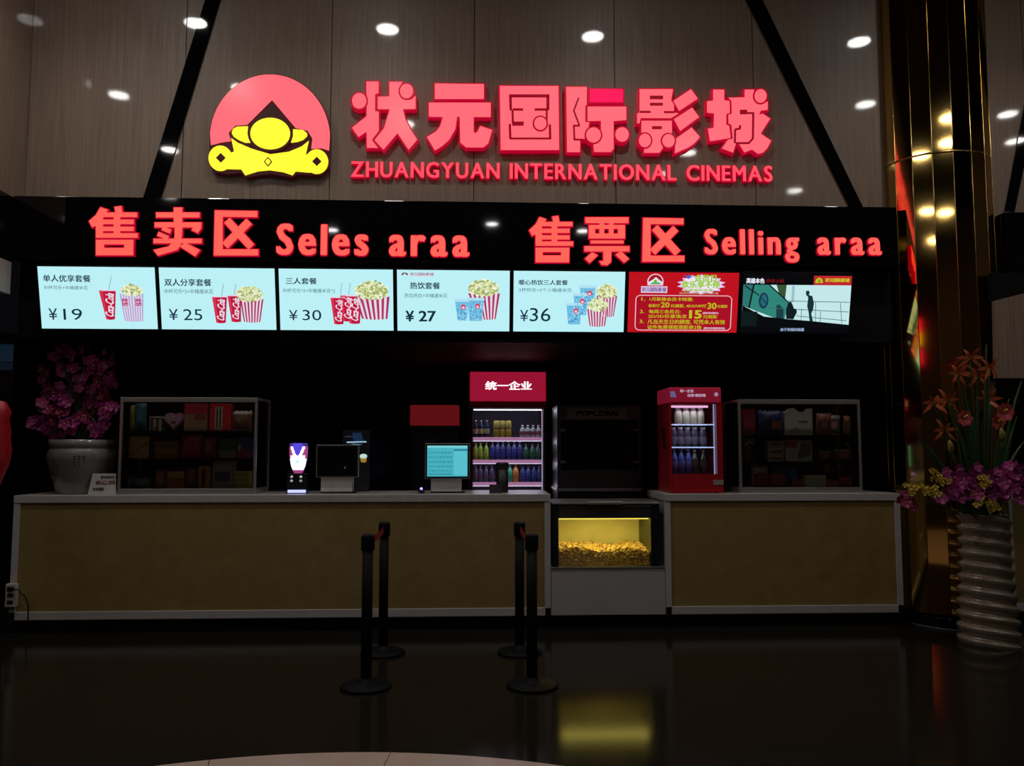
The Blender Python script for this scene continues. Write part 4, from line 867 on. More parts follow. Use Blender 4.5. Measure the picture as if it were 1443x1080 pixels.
a, b = at(1040, 563, YC + .08), at(1216, 693, YC + .08)
cz = lambda oy, s, y: at(1130, oy + y / s, YC + .14).z
LZ = (cz(540, 5.772, 425), cz(540, 5.772, 640))
YF = cabinet(a.x, b.x, a.z, LZ, 'right aluminium framed glass cabinet of snacks beside the gold column')
YP = YF + .12; XL, XR = a.x + .034, b.x - .036; gl = lambda x, y: at(1010 + x / 5.772, 540 + y / 5.772, YP); z1, z2 = LZ
L(carton, 205, 308, 212, z1, ((.22, .012, .03), (.28, .02, .04), (.18, .01, .02)), 'plain dark red box at the left end of the right cabinet\'s top shelf', style=0, d=.10)
L(bag, 325, 532, 225, z1, ((.02, .04, .13), (.50, .17, .07), (.03, .05, .16)), 'navy bag with an orange print on the right cabinet\'s top shelf', d=.07, emb=(.5, .9), band=(.25, .6))
wx = [gl(545 + 25 * k, 0).x for k in range(10)]; wz = [gl(0, v).z for v in (245, 225, 205, 200, 222, 238, 232, 240, 205, 205)]
wb_ = MB().prism([(wx[0], z1 + .0015)] + list(zip(wx, wz)) + [(wx[-1], z1 + .0015)], YP, YP + .09).box(gl(655, 0).x, gl(730, 0).x, YP - .001, YP, gl(0, 325).z, gl(0, 305).z, 1)
wb_.prism([(gl(570, 0).x, z1 + .02), (gl(640, 0).x, gl(0, 345).z), (gl(690, 0).x, z1 + .03), (gl(650, 0).x, z1 + .02)], YP - .001, YP, 2)
tag(wb_.build('snack_box', [P_(.44, .42, .35), P_(.15, .14, .12), P_(.34, .32, .26)], loc=((wx[0] + wx[-1]) / 2, YP, z1)), 'white open box with a jagged top on the right cabinet\'s top shelf', 'snack box')
L(bag, 785, 912, 245, z1, ((.30, .10, .06), (.44, .26, .19), (.24, .07, .05)), 'reddish brown crisps bag right of the white jagged box', d=.07, tilt=.08)
L(bag, 905, 1022, 258, z1, ((.09, .075, .06), (.46, .20, .16), (.24, .22, .18)), 'dark bag with a red and white print, middle of three bags in the right cabinet', dy=.08, d=.05, tilt=.06)
L(bag, 1018, 1146, 265, z1, ((.34, .20, .07), (.38, .25, .16), (.36, .08, .03)), 'orange brown bag at the right end of the right cabinet\'s top shelf', d=.07)
bow = thing('gift_bag', ((gl(200, 0).x + gl(300, 0).x) / 2, YP + .03, z2 + .001), 'dark gift bag tied with a white bow in the right cabinet', 'gift bag'); bxc = (gl(200, 0).x + gl(300, 0).x) / 2; bw = gl(300, 0).x - gl(200, 0).x; bz = gl(0, 478).z
MB().grid(lambda u, v: (bxc + (u - .5) * bw * (.9 - .5 * v ** 3), YP + .03 - .03 * math.sin(math.pi * u) * (1 - v * .6), z2 + .002 + v * (bz - z2)), 8, 6).grid(lambda u, v: (bxc - (u - .5) * bw * (.9 - .5 * v ** 3), YP + .03 + .03 * math.sin(math.pi * u) * (1 - v * .6), z2 + .002 + v * (bz - z2)), 8, 6).build('pouch', P_(.09, .02, .02), bow)
for sgn in (-1, 1):
    MB().tube([(bxc, YP + .02, bz), (bxc + sgn * .025, YP - .01, bz + .022), (bxc + sgn * .052, YP - .01, bz + .018), (bxc + sgn * .045, YP, bz - .004), (bxc, YP + .02, bz)], .005, 6).build('bow_loop', P_(.70, .68, .66), bow)
    MB().tube([(bxc, YP + .02, bz), (bxc + sgn * .022, YP - .012, bz - .018), (bxc + sgn * .04, YP - .014, bz - .03)], .004, 6).build('bow_tail', P_(.70, .68, .66), bow)
pz = z2 + .001; ph_ = (gl(0, 468).z - z2) / 3
for k, wd in enumerate(('lowest', 'middle', 'topmost')):
    carton(gl(400, 0).x + .004 * (k % 2), gl(530, 0).x + .003 * k, pz, pz + ph_ - .003, YP, ((.34, .29, .21), (.22, .06, .04), (.36, .33, .26)), 'cream snack packet, %s of the stack of three in the right cabinet' % wd, d=.09, style=0, cat='snack packet', name='snack_packet'); pz += ph_
L(carton, 543, 760, 465, z2, ((.42, .40, .37), (.38, .06, .06), (.13, .12, .11)), 'white box with red corner and dark picture on the right cabinet\'s middle shelf', style=5, d=.09)
L(bag, 800, 922, 552, z2, ((.08, .04, .035), (.22, .08, .06), (.20, .17, .15)), 'small dark brown bag on the right cabinet\'s middle shelf', d=.06, tilt=.05)
L(bag, 935, 1148, 540, z2, ((.22, .05, .035), (.30, .11, .06), (.26, .18, .14)), 'wide red brown bag at the right end of the right cabinet\'s middle shelf', d=.07)
L(bag, 262, 402, 640, z3, ((.28, .27, .25), (.36, .09, .09), (.22, .20, .19)), 'white bag with a red print on the right cabinet\'s bottom', d=.07)
YP -= .06
L(bag, 285, 410, 745, z3, ((.28, .015, .03), (.22, .02, .03), (.24, .02, .03)), 'low dark red bag in front of the white printed bag', d=.05)
L(bag, 412, 545, 735, z3, ((.36, .02, .035), (.28, .03, .04), (.30, .02, .03)), 'low bright red bag in front of the blue bag', d=.05)
L(carton, 592, 690, 782, z3, ((.30, .06, .03), (.36, .11, .04), (.05, .10, .28)), 'small orange red box left of the green and white box', style=0, d=.05)
L(carton, 695, 866, 752, z3, ((.40, .46, .32), (.06, .08, .06), (.46, .50, .42)), 'white and pale green box at the front of the right cabinet\'s bottom', style=3, d=.05)
L(carton, 872, 962, 790, z3, ((.34, .10, .035), (.40, .16, .05), (.25, .06, .03)), 'low orange box right of the green and white box', style=0, d=.05)
YP += .06
L(bag, 432, 672, 652, z3, ((.02, .05, .26), (.07, .15, .38), (.20, .22, .28)), 'large royal blue bag on the right cabinet\'s bottom', dy=.05, d=.08, emb=(.6, .95), band=(.3, .75))
L(bag, 968, 1150, 762, z3, ((.36, .03, .04), (.28, .05, .05), (.30, .03, .035)), 'low red bag in the bottom right corner of the right cabinet', d=.07)

# ------------------------------------------------------------------ things on the left counter
def till(u0, u1, v0, v1, sv, su0, su1, Y, label, lit):
    a, b = at(u0, v0, Y), at(u1, v1, Y); c = at(su0, sv, Y); d = at(su1, sv, Y)
    t = thing('till_screen', ((a.x + b.x) / 2, Y + .08, CT), label, 'till screen'); p = .010
    MB().box(a.x, b.x, Y, Y + .045, b.z, a.z).build('housing', P_(.36, .33, .32), t, bev=.006)
    MB().box(a.x + p * .6, b.x - p * .6, Y - .002, Y, b.z + p * .6, a.z - p * .6).build('bezel', M['black_plastic'], t)
    pic = Picture((a.x + b.x) / 2, Y - .004, b.z + p * 2, b.x - a.x - 4 * p, a.z - b.z - 4 * p)
    if lit:
        pic.rect(0, 0, 1, 1, (72, 176, 190), 0); pic.rect(0, 0, 1, .07, (120, 206, 216), 1); pic.rect(.66, .13, 1, .16, (20, 70, 130), 1); pic.rect(.66, .18, .985, .95, (86, 190, 206), 1)
        rt_ = random.Random(4)
        for r in range(5):
            x = .04
            while x < .6: wd = rt_.uniform(.02, .07); pic.rect(x, .20 + r * .15, min(x + wd, .63), .235 + r * .15, (44, 136, 152), 1); pic.rect(x, .26 + r * .15, min(x + wd * .8, .63), .28 + r * .15, (52, 148, 164), 1); x += wd + .02
        pic.rect(.02, .90, .62, .96, (56, 152, 168), 1)
    else: pic.rect(0, 0, 1, 1, M['black_gloss'], 0); pic.rect(.70, .70, .715, .77, (116, 110, 84), 1); pic.rect(.61, .70, .62, .74, (40, 40, 34), 1); pic.rect(.80, .70, .81, .74, (40, 40, 34), 1)
    pic.m.build('display', pic.mats, t)
    MB().box(c.x, d.x, Y + .03, Y + .15, CT + .012, b.z + .03).build('stand', P_(.78, .72, .69), t, bev=.004)
    MB().box(c.x - .004, d.x + .03, Y + .02, Y + .17, CT, CT + .012).build('foot', M['black_plastic'], t, bev=.003)
till(446, 505, 627, 673, 684, 451, 495, 7.02, 'switched off till screen with a pale stand on the left counter', False)
till(599, 662, 625, 675, 684, 607, 650, 7.02, 'lit till screen showing a cyan display, left of the drinks fridge', True)
# backlit promo tumbler
Y = 7.05; gq = lambda x, y: at(390 + x / 10.286, 600 + y / 10.286, Y); cx = gq(303, 0).x; zb = gq(0, 712).z; ztp = gq(0, 245).z; rt = (gq(440, 0).x - gq(168, 0).x) / 2
lamp = thing('promo_lamp', (cx, Y + .06, CT), 'brightly lit tumbler shaped promo lamp on the left counter', 'promo lamp')
prof = [(rt * .22, 0), (rt * .50, .025), (rt * .78, .10), (rt * .95, .20), (rt, .30), (rt * .93, .36)]; hz = ztp - zb; prof = [(r, z / .36 * hz * .98) for r, z in prof]
lm = MB(); yc_ = Y + .06
def lampcol(i, j, nu=40, nv=28):
    t = (i + .5) / nu; h = (j + .5) / nv; a = abs(t - .5) * 2      # front is t=.5
    if h > .88: return 3 if a < .34 else 4
    if h > .60: c_ = .10 + (h - .60) * 1.0; return 0 if c_ - .02 < a < c_ + .20 else (3 if a <= c_ - .02 else 2)
    if h > .50: return 0 if a < .62 else 2
    if .36 < h < .46 and a < .12: return 1
    if h > .16: return 0 if a < .80 else 5
    return 2
def lampt(u, v):
    h = v * hz * .98; k = 0
    while k < len(prof) - 2 and prof[k + 1][1] < h: k += 1
    (r0, z0_), (r1, z1_) = prof[k], prof[k + 1]; r = r0 + (r1 - r0) * (h - z0_) / (z1_ - z0_)
    t = math.pi + math.pi * u; return (cx + r * math.cos(t), yc_ + r * .6 * math.sin(t), zb + h)
lm.grid(lampt, 40, 28, 0, True, lampcol)
lm.grid(lambda u, v: (lambda p: (2 * cx - p[0], 2 * yc_ - p[1], p[2]))(lampt(u, v)), 24, 6, 4)
lm.build('tumbler', [glow('lamp_white', (1.5, 1.45, 1.6), 1.2), glow('lamp_mint', (.35, 1.1, .85), 1.0), glow('lamp_plum', (.38, .05, .22), 1.0), glow('lamp_violet', (.10, .06, .75), 1.0), glow('lamp_navy', (.05, .03, .22), 1.0), glow('lamp_lilac', (.55, .45, .95), 1.0)], lamp)
MB().box(cx - .085, cx + .085, Y + .02, Y + .10, CT + .028, zb + .01).build('base', M['black_plastic'], lamp, bev=.004)
MB().box(cx - .09, cx + .09, Y, Y + .12, CT, CT + .006).build('foot', M['black_plastic'], lamp)
MB().box(cx - .075, cx + .075, Y + .01, Y + .022, CT + .004, CT + .030).build('base_light', glow('base_led', (.55, .60, 1.3), 1.2), lamp)
for xx in (225, 360):
    for yy in (745, 803): MB().ball((gq(xx, 0).x, Y + .014, gq(0, yy).z), .014, .010, .011).build('bulb_stud', mat('glowing_chrome', (.8, .8, .75), .2, metal=1, emit=(.16, .16, .14)), lamp)  # bulb dots: a faint glow is put into their chrome
# small backlit promo screen behind
Y = 7.36; a, b = at(483, 607, Y), at(520, 690, Y)
ms = thing('promo_screen', ((a.x + b.x) / 2, Y + .02, CT), 'narrow dark promo screen standing behind the switched off till', 'promo screen')
MB().box(a.x, b.x, Y, Y + .02, CT + .01, a.z).build('frame', M['dark_steel'], ms, bev=.003); MB().box(a.x - .01, b.x + .01, Y - .04, Y + .08, CT, CT + .01).build('foot', M['dark_steel'], ms)
pic = Picture((a.x + b.x) / 2, Y - .002, CT + .05, b.x - a.x - .016, a.z - CT - .06)
pic.rect(0, 0, 1, 1, (6, 7, 10), 0); pic.poly([(.35, .02), (.7, .02), (.8, .2), (.4, .2)], (20, 40, 66), 1); pic.poly([(.12, .185), (.90, .175), (.92, .20), (.14, .21)], (150, 180, 204), 2); pic.rect(.05, .08, .4, .105, (34, 42, 50), 1); pic.poly([(.3, .225), (.75, .235), (.65, .25), (.35, .24)], (90, 126, 150), 2)
pic.ell(.80, .455, .15, .045, (190, 218, 206), 2, 14); pic.poly([(.66, .49), (.94, .49), (.9, .57), (.72, .57)], (150, 116, 30), 2); pic.m.build('display', pic.mats, ms)  # pale ellipse and yellow shape: a reflection drawn into the display
# mouse with a violet light, dark flask, small card
p_ = at(594, 688, 7.02); mo = thing('computer_mouse', (p_.x, 7.03, CT), 'small black mouse with violet light beside the lit till', 'mouse')
MB().ball((p_.x, 7.03, CT + .017), .032, .05, .018).build('body', M['black_plastic'], mo); MB().ball((p_.x, 6.995, CT + .040), .011, .008, .012).build('light', glow('violet', (.55, .35, 2.6), 2.0), mo); MB().tube([(p_.x, 7.0, CT + .018), (p_.x, 6.993, CT + .036)], .007).build('light_stem', M['black_plastic'], mo)
a, b = at(699, 652, 7.12), at(717, 690, 7.12); fl = thing('flask', ((a.x + b.x) / 2, 7.16, CT), 'dark upright flask standing before the drinks fridge', 'flask'); rf = (b.x - a.x) / 2
MB().lathe([(rf * .92, 0), (rf * .95, .02), (rf * .93, a.z - CT - .05)], (fl.location.x, 7.16, CT), 20).build('body', mat('flask_dark', (.014, .013, .014), .4), fl); MB().lathe([(rf, a.z - CT - .05), (rf * 1.02, a.z - CT - .01), (rf * .8, a.z - CT)], (fl.location.x, 7.16, CT), 20).build('lid', M['black_plastic'], fl)
tag(MB().box(at(691, 0, 7.0).x, at(708, 0, 7.0).x, 7.0, 7.004, CT + .0005, CT + .075).box(at(691, 0, 7.0).x, at(708, 0, 7.0).x, 7.004, 7.03, CT + .0005, CT + .004).build('ticket_holder', P_(.06, .045, .06), loc=(at(700, 0, 7).x, 7.0, CT)), 'tiny dark card holder at the foot of the flask', 'card holder')
# leaning price card
Y = 6.90; c0, c1, c2, c3 = at(121, 699, Y), at(161, 699, Y), at(160, 670, Y + .03), at(127, 670, Y + .03)
cd = thing('price_card', ((c0.x + c1.x) / 2, Y, CT), 'white card with red and dark print leaning beside the left cabinet', 'card')
def cp(a, b, k=0.0):
    p = (c0 * (1 - a) + c1 * a) * (1 - b) + (c3 * (1 - a) + c2 * a) * b; zb_ = CT + .001 + b * .172; return (p.x, Y + .03 + .045 * b - k, zb_)
cm = MB()
cm.add([cp(0, 0), cp(1, 0), cp(1, 1), cp(0, 1), cp(0, 0, -.004), cp(1, 0, -.004), cp(1, 1, -.004), cp(0, 1, -.004)], [(0, 1, 2, 3), (7, 6, 5, 4), (0, 4, 5, 1), (1, 5, 6, 2), (2, 6, 7, 3), (3, 7, 4, 0)])
cm.build('board', P_(.58, .54, .52), cd)
MB().text('咨询电话', .36, .95, .74, .90, 0, 0, .03, xf=lambda q: cp(q[0], q[2], .002)).build('small_print', P_(.10, .08, .08), cd)
MB().text('400-622-0998', .20, .98, .46, .68, 0, 0, .04, xf=lambda q: cp(q[0], q[2], .002)).build('phone_number', P_(.36, .04, .05), cd)
MB().text('欢迎惠顾', .14, .55, .18, .34, 0, 0, .04, xf=lambda q: cp(q[0], q[2], .002)).box(0, 0, 0, 0, 0, 0).build('lower_print', P_(.10, .08, .08), cd)
# red topped box far behind, put in for a red reflection
Y = 8.9; a, b = at(578, 571, Y), at(646, 640, Y); zs = at(600, 600, Y).z
dp = thing('red_topped_box', ((a.x + b.x) / 2, Y + .25, 0), 'dark box with red top behind the lit till, put in for a reflection', 'box')
MB().box(a.x, b.x, Y, Y + .45, .95, zs).build('body', mat('dark_box_body', (.035, .028, .028), .4), dp, bev=.006)
hp = MB().box(a.x, b.x, Y - .006, Y + .45, zs, a.z).build('header', mat('box_top_glow', (.40, .02, .02), .3, emit=(.10, .004, .006), es=1.0), dp, bev=.006)  # red of the reflection put in as a weak glow
MB().box(a.x + .08, b.x - .08, Y + .02, Y + .43, 0, .95).build('stand', M['black_plastic'], dp)
MB().cyl_y((a.x + b.x) / 2, zs - .15, .03, Y - .03, Y, 14).build('added_tap', M['dark_steel'], dp)

# ------------------------------------------------------------------ white pot with magenta orchids at the left end
Y = 7.16; pcx = at(116, 655, Y).x
px = lambda u, v: at(u, v, Y)
hT = px(116, 620).z - CT; R1 = (px(160, 0).x - px(72, 0).x) / 2
pot = thing('flower_pot', (pcx, Y, CT), 'white pot with faint brush painting on the left end of the counter', 'flower pot')
prof = [(R1 * .66, 0), (R1 * .70, .01), (R1 * .86, hT * .35), (R1 * .98, hT * .62), (R1, hT * .74), (R1 * .93, hT * .82), (R1 * .90, hT * .84), (R1 * .93, hT * .86), (R1 * .96, hT), (R1 * .88, hT), (R1 * .80, hT * .90), (R1 * .2, hT * .88)]
MB().lathe(prof, (pcx, Y, CT), 36).build('body', mat('glazed_white', (.24, .22, .205), .3, noise=((6, 6, 6), (.20, .185, .17), 3), coat=.5), pot)
def onpot(u, z, k=.002):
    r = R1 * (.86 + .14 * min(1, max(0, (z / hT - .35) / .35))) + k; t = -math.pi / 2 + u; return (pcx + r * math.cos(t), Y + r * math.sin(t), CT + z)
inkm = P_(.07, .055, .05); rk = random.Random(5); ink = MB()
for k in range(9):
    u0, zz0 = rk.uniform(-.9, -.3), hT * rk.uniform(.40, .66)
    ink.tube([onpot(u0, zz0), onpot(u0 + rk.uniform(-.06, .06), zz0 - .02), onpot(u0 + rk.uniform(-.1, .1), zz0 - .05)], .0035, 5)
po_ = ink.build('painted_pattern', inkm, pot)
cal = MB()
for c_ in range(3):
    for r_ in range(4 if c_ < 2 else 3):
        u0, zz = .18 + c_ * .13, hT * (.70 - .055 * r_)
        cal.tube([onpot(u0, zz), onpot(u0 + .07, zz)], .003, 4); cal.tube([onpot(u0 + .035, zz + .006), onpot(u0 + .03, zz - .008)], .003, 4)
cal.build('painted_writing', inkm, pot)
sealm = MB()
for zq in (.66, .60): sealm.tube([onpot(-.95, hT * zq), onpot(-.95, hT * (zq - .04))], .008, 5)
sealm.build('painted_seal', P_(.26, .03, .03), pot)

def petal_mesh(name, mats_, n=5, L_=.035, W_=.024, cup=.35, tip=1.0):
    m = MB()
    for k in range(n):
        a = 2 * math.pi * k / n; ca, sa = math.cos(a), math.sin(a)
        def f(u, v):
            r = .004 + v * L_; w_ = W_ * math.sin(math.pi * min(1, .12 + .80 * v)) ** tip * (u - .5); z = cup * L_ * v * v - abs(u - .5) * .008
            return (r * ca - w_ * sa, r * sa + w_ * ca, z)
        m.grid(f, 3, 4, 0)
    m.ball((0, 0, .004), .006, .006, .007, 6, 4, 1)
    me = bpy.data.meshes.new(name); me.from_pydata([tuple(p) for p in m.v], [], m.f)
    for q in mats_: me.materials.append(q)
    me.polygons.foreach_set('material_index', m.mi); me.polygons.foreach_set('use_smooth', m.sm); me.update(); return me
ORCHID = petal_mesh('orchid_blossom', [M['magenta'], M['yellow_petal']], 5, .040, .040, .3)
WINE = petal_mesh('orchid_blossom', [M['wine'], M['yellow_petal']], 5, .040, .040, .3)
YEL = petal_mesh('yellow_blossom', [M['yellow_petal'], M['orange_petal']], 4, .018, .020, .5)
def spray(name, p0, p1, bend, me, n, label, cat, grp, s0=1.0, part='blossom', start=.35, spread=.05, stem_r=.004, rnd=random):
    t = thing(name, tuple(p0), label, cat, grp); p0, p1 = Vector(p0), Vector(p1); mid = (p0 + p1) / 2 + Vector(bend)
    B = lambda s: p0 * (1 - s) ** 2 + mid * 2 * s * (1 - s) + p1 * s * s
    MB().tube([B(i / 8) for i in range(9)], [stem_r * (1.2 - .6 * i / 8) for i in range(9)], 6).build('stem', M['stem'], t)
    for k in range(n):
        s = start + (1 - start) * (k + .5) / n; q = B(s) + Vector((rnd.uniform(-1, 1), rnd.uniform(-1, .6), rnd.uniform(-1, 1))) * spread
        o = bpy.data.objects.new(part, me); COL.objects.link(o); o.parent = t; o.location = q - p0
        d = Vector((rnd.uniform(-.8, .8), -1, rnd.uniform(-.3, .6))).normalized(); o.rotation_euler = d.to_track_quat('Z', 'Y').to_euler(); o.scale = [s0 * rnd.uniform(.8, 1.2)] * 3
    return t
rf_ = random.Random(21); mouth = Vector((pcx, Y, CT + hT * 1.0))
tips = [(60, 520), (78, 497), (100, 487), (120, 492), (140, 500), (150, 505), (157, 535), (156, 575), (150, 560), (128, 545), (105, 540), (82, 555), (62, 575), (48, 598), (70, 612), (95, 600), (118, 590), (140, 606)]
plant = thing('orchid_plant', tuple(mouth), 'bushy magenta orchid plant growing from the white pot at the counter\'s left end', 'orchid plant')
for i, (u, v) in enumerate(tips):
    p0 = mouth + Vector((rf_.uniform(-.04, .04), rf_.uniform(-.04, .04), 0)); p1 = at(u, v, Y + rf_.uniform(-.18, .12))
    mid = (p0 + p1) / 2 + Vector(((p1.x - pcx) * .35, 0, .12)); B = lambda s: p0 * (1 - s) ** 2 + mid * 2 * s * (1 - s) + p1 * s * s
    st = MB().tube([B(k / 8) for k in range(9)], [.005 * (1.2 - .6 * k / 8) for k in range(9)], 6).build('flower_stem', M['stem'], plant)
    for k in range(10):
        q = B(.45 + .55 * (k + .5) / 10) + Vector((rf_.uniform(-1, 1), rf_.uniform(-1, .6), rf_.uniform(-1, 1))) * .045
        o = bpy.data.objects.new('blossom', WINE if i % 4 == 0 else ORCHID); COL.objects.link(o); o.parent = st; o.location = q - mouth
        d = Vector((rf_.uniform(-.8, .8), -1, rf_.uniform(-.3, .6))).normalized(); o.rotation_euler = d.to_track_quat('Z', 'Y').to_euler(); o.scale = [1.05 * rf_.uniform(.8, 1.2)] * 3
for k, (u, v) in enumerate(((90, 600), (135, 598), (58, 622), (150, 616), (78, 490))):
    p1 = at(u, v, Y - .08); p0 = mouth; mid = (p0 + p1) / 2 + Vector((0, -.03, .20)); B = lambda s: p0 * (1 - s) ** 2 + mid * 2 * s * (1 - s) + p1 * s * s
    MB().grid(lambda a_, s: tuple(B(s) + Vector(((a_ - .5) * .03 * math.sin(math.pi * min(1, .15 + .84 * s)), 0, abs(a_ - .5) * .02))), 2, 10).build('leaf', M['leaf'], plant)

# ------------------------------------------------------------------ gold column
GX, GY, GR = 4.10, 7.0, .455
col = thing('gold_column', (GX, GY, 0), 'faceted gold mirror column rising past the right end of the counter', 'column'); col['kind'] = 'thing'
N = 18
ang = lambda k: 2 * math.pi * (k - .03) / N
for zi, (z0_, z1_) in enumerate(((.13, 3.995), (4.005, CEIL))):
    m = MB()
    for k in range(N):
        p, q = ang(k), ang(k + 1)
        a_, b_ = (GX + GR * math.cos(p), GY + GR * math.sin(p)), (GX + GR * math.cos(q), GY + GR * math.sin(q))
        m.add([(*a_, z0_), (*b_, z0_), (*b_, z1_), (*a_, z1_)], [(0, 1, 2, 3)])
    m.build('mirror_facets', M['gold'], col)
m = MB()
for k in range(N):
    p = ang(k); x, y = GX + GR * math.cos(p), GY + GR * math.sin(p); m.tube([(x, y, .13), (x, y, CEIL)], .0035, 6)
m.build('facet_seams', M['gold_trim'], col)
MB().lathe([(GR + .001, 3.99), (GR + .004, 4.0), (GR + .001, 4.01)], (GX, GY, 0), N).build('joint_ring', M['gold_trim'], col)
MB().lathe([(GR * .86, .012), (GR * .86, .13)], (GX, GY, 0), 40).build('base', M['black_gloss'], col)
MB().lathe([(GR * .90, 0), (GR * .90, .012), (GR * .86, .014)], (GX, GY, 0), 40).build('base_ring', P_(.10, .10, .11), col)

# ------------------------------------------------------------------ spiral floor vase with its flowers
VX, VY, VH, VR = 3.955, 6.26, .97, .205
va = thing('floor_vase', (VX, VY, 0), 'tall twisted spiral floor vase with glossy silver ridges beside the column', 'vase')
def vf(u, v):
    t = 2 * math.pi * u; z = v * VH; ph = (z / .094 + u * 1.0 + .25 * math.sin(t + .6)) % 1.0
    saw = math.sin(math.pi * min(1, ph * .62 + .0)) ** 1.0 if ph < .8 else math.sin(math.pi * .496) * max(0, (1 - ph) / .2) ** .7; r = VR * (.86 + .05 * math.sin(v * 5 + 1)) * (1 - .10 * v) + .038 * saw
    return (VX + r * math.cos(t), VY + r * math.sin(t), z)
mv = MB().grid(vf, 64, 130)
mv.build('body', mat('pearl_silver', (.56, .45, .35), .22, metal=.3, noise=((40, 40, 40), (.33, .25, .19), 4), coat=.6, bump=.15), va)
MB().lathe([(VR * .72, VH - .01), (VR * .90, VH + .005), (VR * .84, VH + .012), (VR * .55, VH - .04), (.02, VH - .05)], (VX, VY, 0), 32).build('rim', mat('vase_rim', (.20, .16, .13), .35, metal=.3), va)
vm = Vector((VX, VY, VH - .03)); G8 = lambda x, y, Y: at(1230 + x / 2.347, 460 + y / 2.347, Y)
rv = random.Random(5)
def root_at(p1):
    c_ = lambda v_, m_: max(-m_, min(m_, v_))
    return vm + Vector((c_((p1.x - vm.x) * .32, .13) + rv.uniform(-.012, .012), c_((p1.y - vm.y) * .55, .12) + rv.uniform(-.012, .012), 0))
def bird(p1, label, matp, n=6, L_=.16, grp='spiky orange flowers', aim=(0, -.4, .8)):
    p0 = root_at(p1); t = thing('spiky_flower', tuple(p0), label, 'flower', grp)
    mid = Vector((p0.x * .6 + p1.x * .4, (p0.y + p1.y) / 2, p0.z + (p1.z - p0.z) * .65)); B = lambda s: p0 * (1 - s) ** 2 + mid * 2 * s * (1 - s) + p1 * s * s
    MB().tube([B(i / 8) for i in range(9)], .006, 6).build('stem', M['stem'], t)
    for k in range(n):
        a_ = math.pi * (k / (n - 1) - .5) * 1.55 + rv.uniform(-.15, .15); d = Vector((math.sin(a_), rv.uniform(-.5, .1), math.cos(a_) * .8 + .1)).normalized(); L2 = L_ * rv.uniform(.75, 1.15)
        side = d.cross(Vector((0, 1, 0))).normalized()
        m = MB().grid(lambda u, v: tuple(p1 + d * (v * L2) + side * ((u - .5) * .030 * math.sin(math.pi * min(1, .15 + .85 * v))) + Vector((0, -.012 * math.sin(math.pi * v), -.02 * v * v))), 2, 6)
        m.build('petal', matp, t)
    MB().tube([tuple(p1 - Vector((0, 0, .03))), tuple(p1 + Vector((.02, -.02, .01)))], [.010, .004], 6).build('bract', M['leaf'], t)
for (x, y), lb in zip(((320, 105), (278, 160), (385, 140), (378, 245), (198, 255), (243, 245), (232, 345), (345, 165)),
                      ('topmost spiky orange flower in the spiral vase', 'spiky orange flower left below the topmost one', 'spiky orange flower right of the topmost one', 'spiky orange flower above the big coral blooms',
                       'leftmost small spiky orange flower, upper one', 'spiky orange flower right of the leftmost one', 'lowest spiky orange flower at the left', 'spiky orange flower directly under the topmost one')):
    bird(G8(x, y, VY + rv.uniform(-.15, .1)), lb, M['orange_petal'], 6, .125)
def bloom(p1, label, matp, s=1.0):
    p0 = root_at(p1); t = thing('coral_flower', tuple(p0), label, 'flower', 'coral blooms in the spiral vase')
    mid = Vector(((p0.x + p1.x) / 2, (p0.y + p1.y) / 2, p0.z + (p1.z - p0.z) * .7)); B = lambda q: p0 * (1 - q) ** 2 + mid * 2 * q * (1 - q) + p1 * q * q
    MB().tube([B(i / 8) for i in range(9)], .006, 6).build('stem', M['stem'], t)
    for k in range(7):
        a_ = 2 * math.pi * k / 7; d = Vector((math.cos(a_), -.9, math.sin(a_))).normalized(); side = d.cross(Vector((0, 1, 0))).normalized()
        MB().grid(lambda u, v: tuple(p1 + d * (v * .10 * s) + side * ((u - .5) * .075 * s * math.sin(math.pi * min(1, .12 + .82 * v))) + Vector((0, .03 * v * v, 0))), 4, 6).build('petal', matp, t)
    MB().tube([tuple(p1), tuple(p1 + Vector((0, -.06, .02)))], .008, 6).build('spadix', M['yellow_petal'], t)
bloom(G8(298, 305, VY - .12), 'coral pink bloom left of centre in the spiral vase', M['coral_petal'], .85); bloom(G8(428, 285, VY - .1), 'large coral pink bloom at the right, upper one', M['coral_petal'], 1.0); bloom(G8(410, 318, VY - .05), 'coral pink bloom tucked under the large right one', M['coral_petal'], .8)
def bud(p1, label):
    p0 = root_at(p1); t = thing('lily_bud', tuple(p0), label, 'flower bud', 'yellow buds')
    B = lambda q: p0 * (1 - q) + p1 * q + Vector((0, 0, .06 * math.sin(math.pi * q)))
    MB().tube([B(i / 6) for i in range(7)], .005, 6).build('stem', M['stem'], t)
    MB().tube([tuple(p1), tuple(p1 + Vector((-.008, -.02, .035))), tuple(p1 + Vector((-.02, -.03, .075))), tuple(p1 + Vector((-.03, -.035, .10)))], [.008, .024, .018, .003], 10).build('bud', mat('bud_ochre', (.40, .30, .06), .5), t)
bud(G8(258, 420, VY - .15), 'ochre bud left of the vase centre under the coral bloom'); bud(G8(428, 380, VY - .12), 'ochre bud under the large coral bloom at right')
def strap(p1, label, w_=.045, arch=.10):
    p0 = root_at(p1); mid = (p0 + p1) / 2 + Vector(((p0.x - p1.x) * .18, -.03, arch)); B = lambda s: p0 * (1 - s) ** 2 + mid * 2 * s * (1 - s) + p1 * s * s
    d = (p1 - p0).normalized(); side = d.cross(Vector((0, 1, 0))).normalized()
    o = MB().grid(lambda u, v: tuple(B(v) + side * ((u - .5) * w_ * math.sin(math.pi * min(1, .25 + .73 * v))) + Vector((0, -.01 + abs(u - .5) * .03, 0))), 4, 14).build('strap_leaf', M['leaf'], loc=tuple(p0)); tag(o, label, 'leaf', 'strap leaves in the spiral vase')
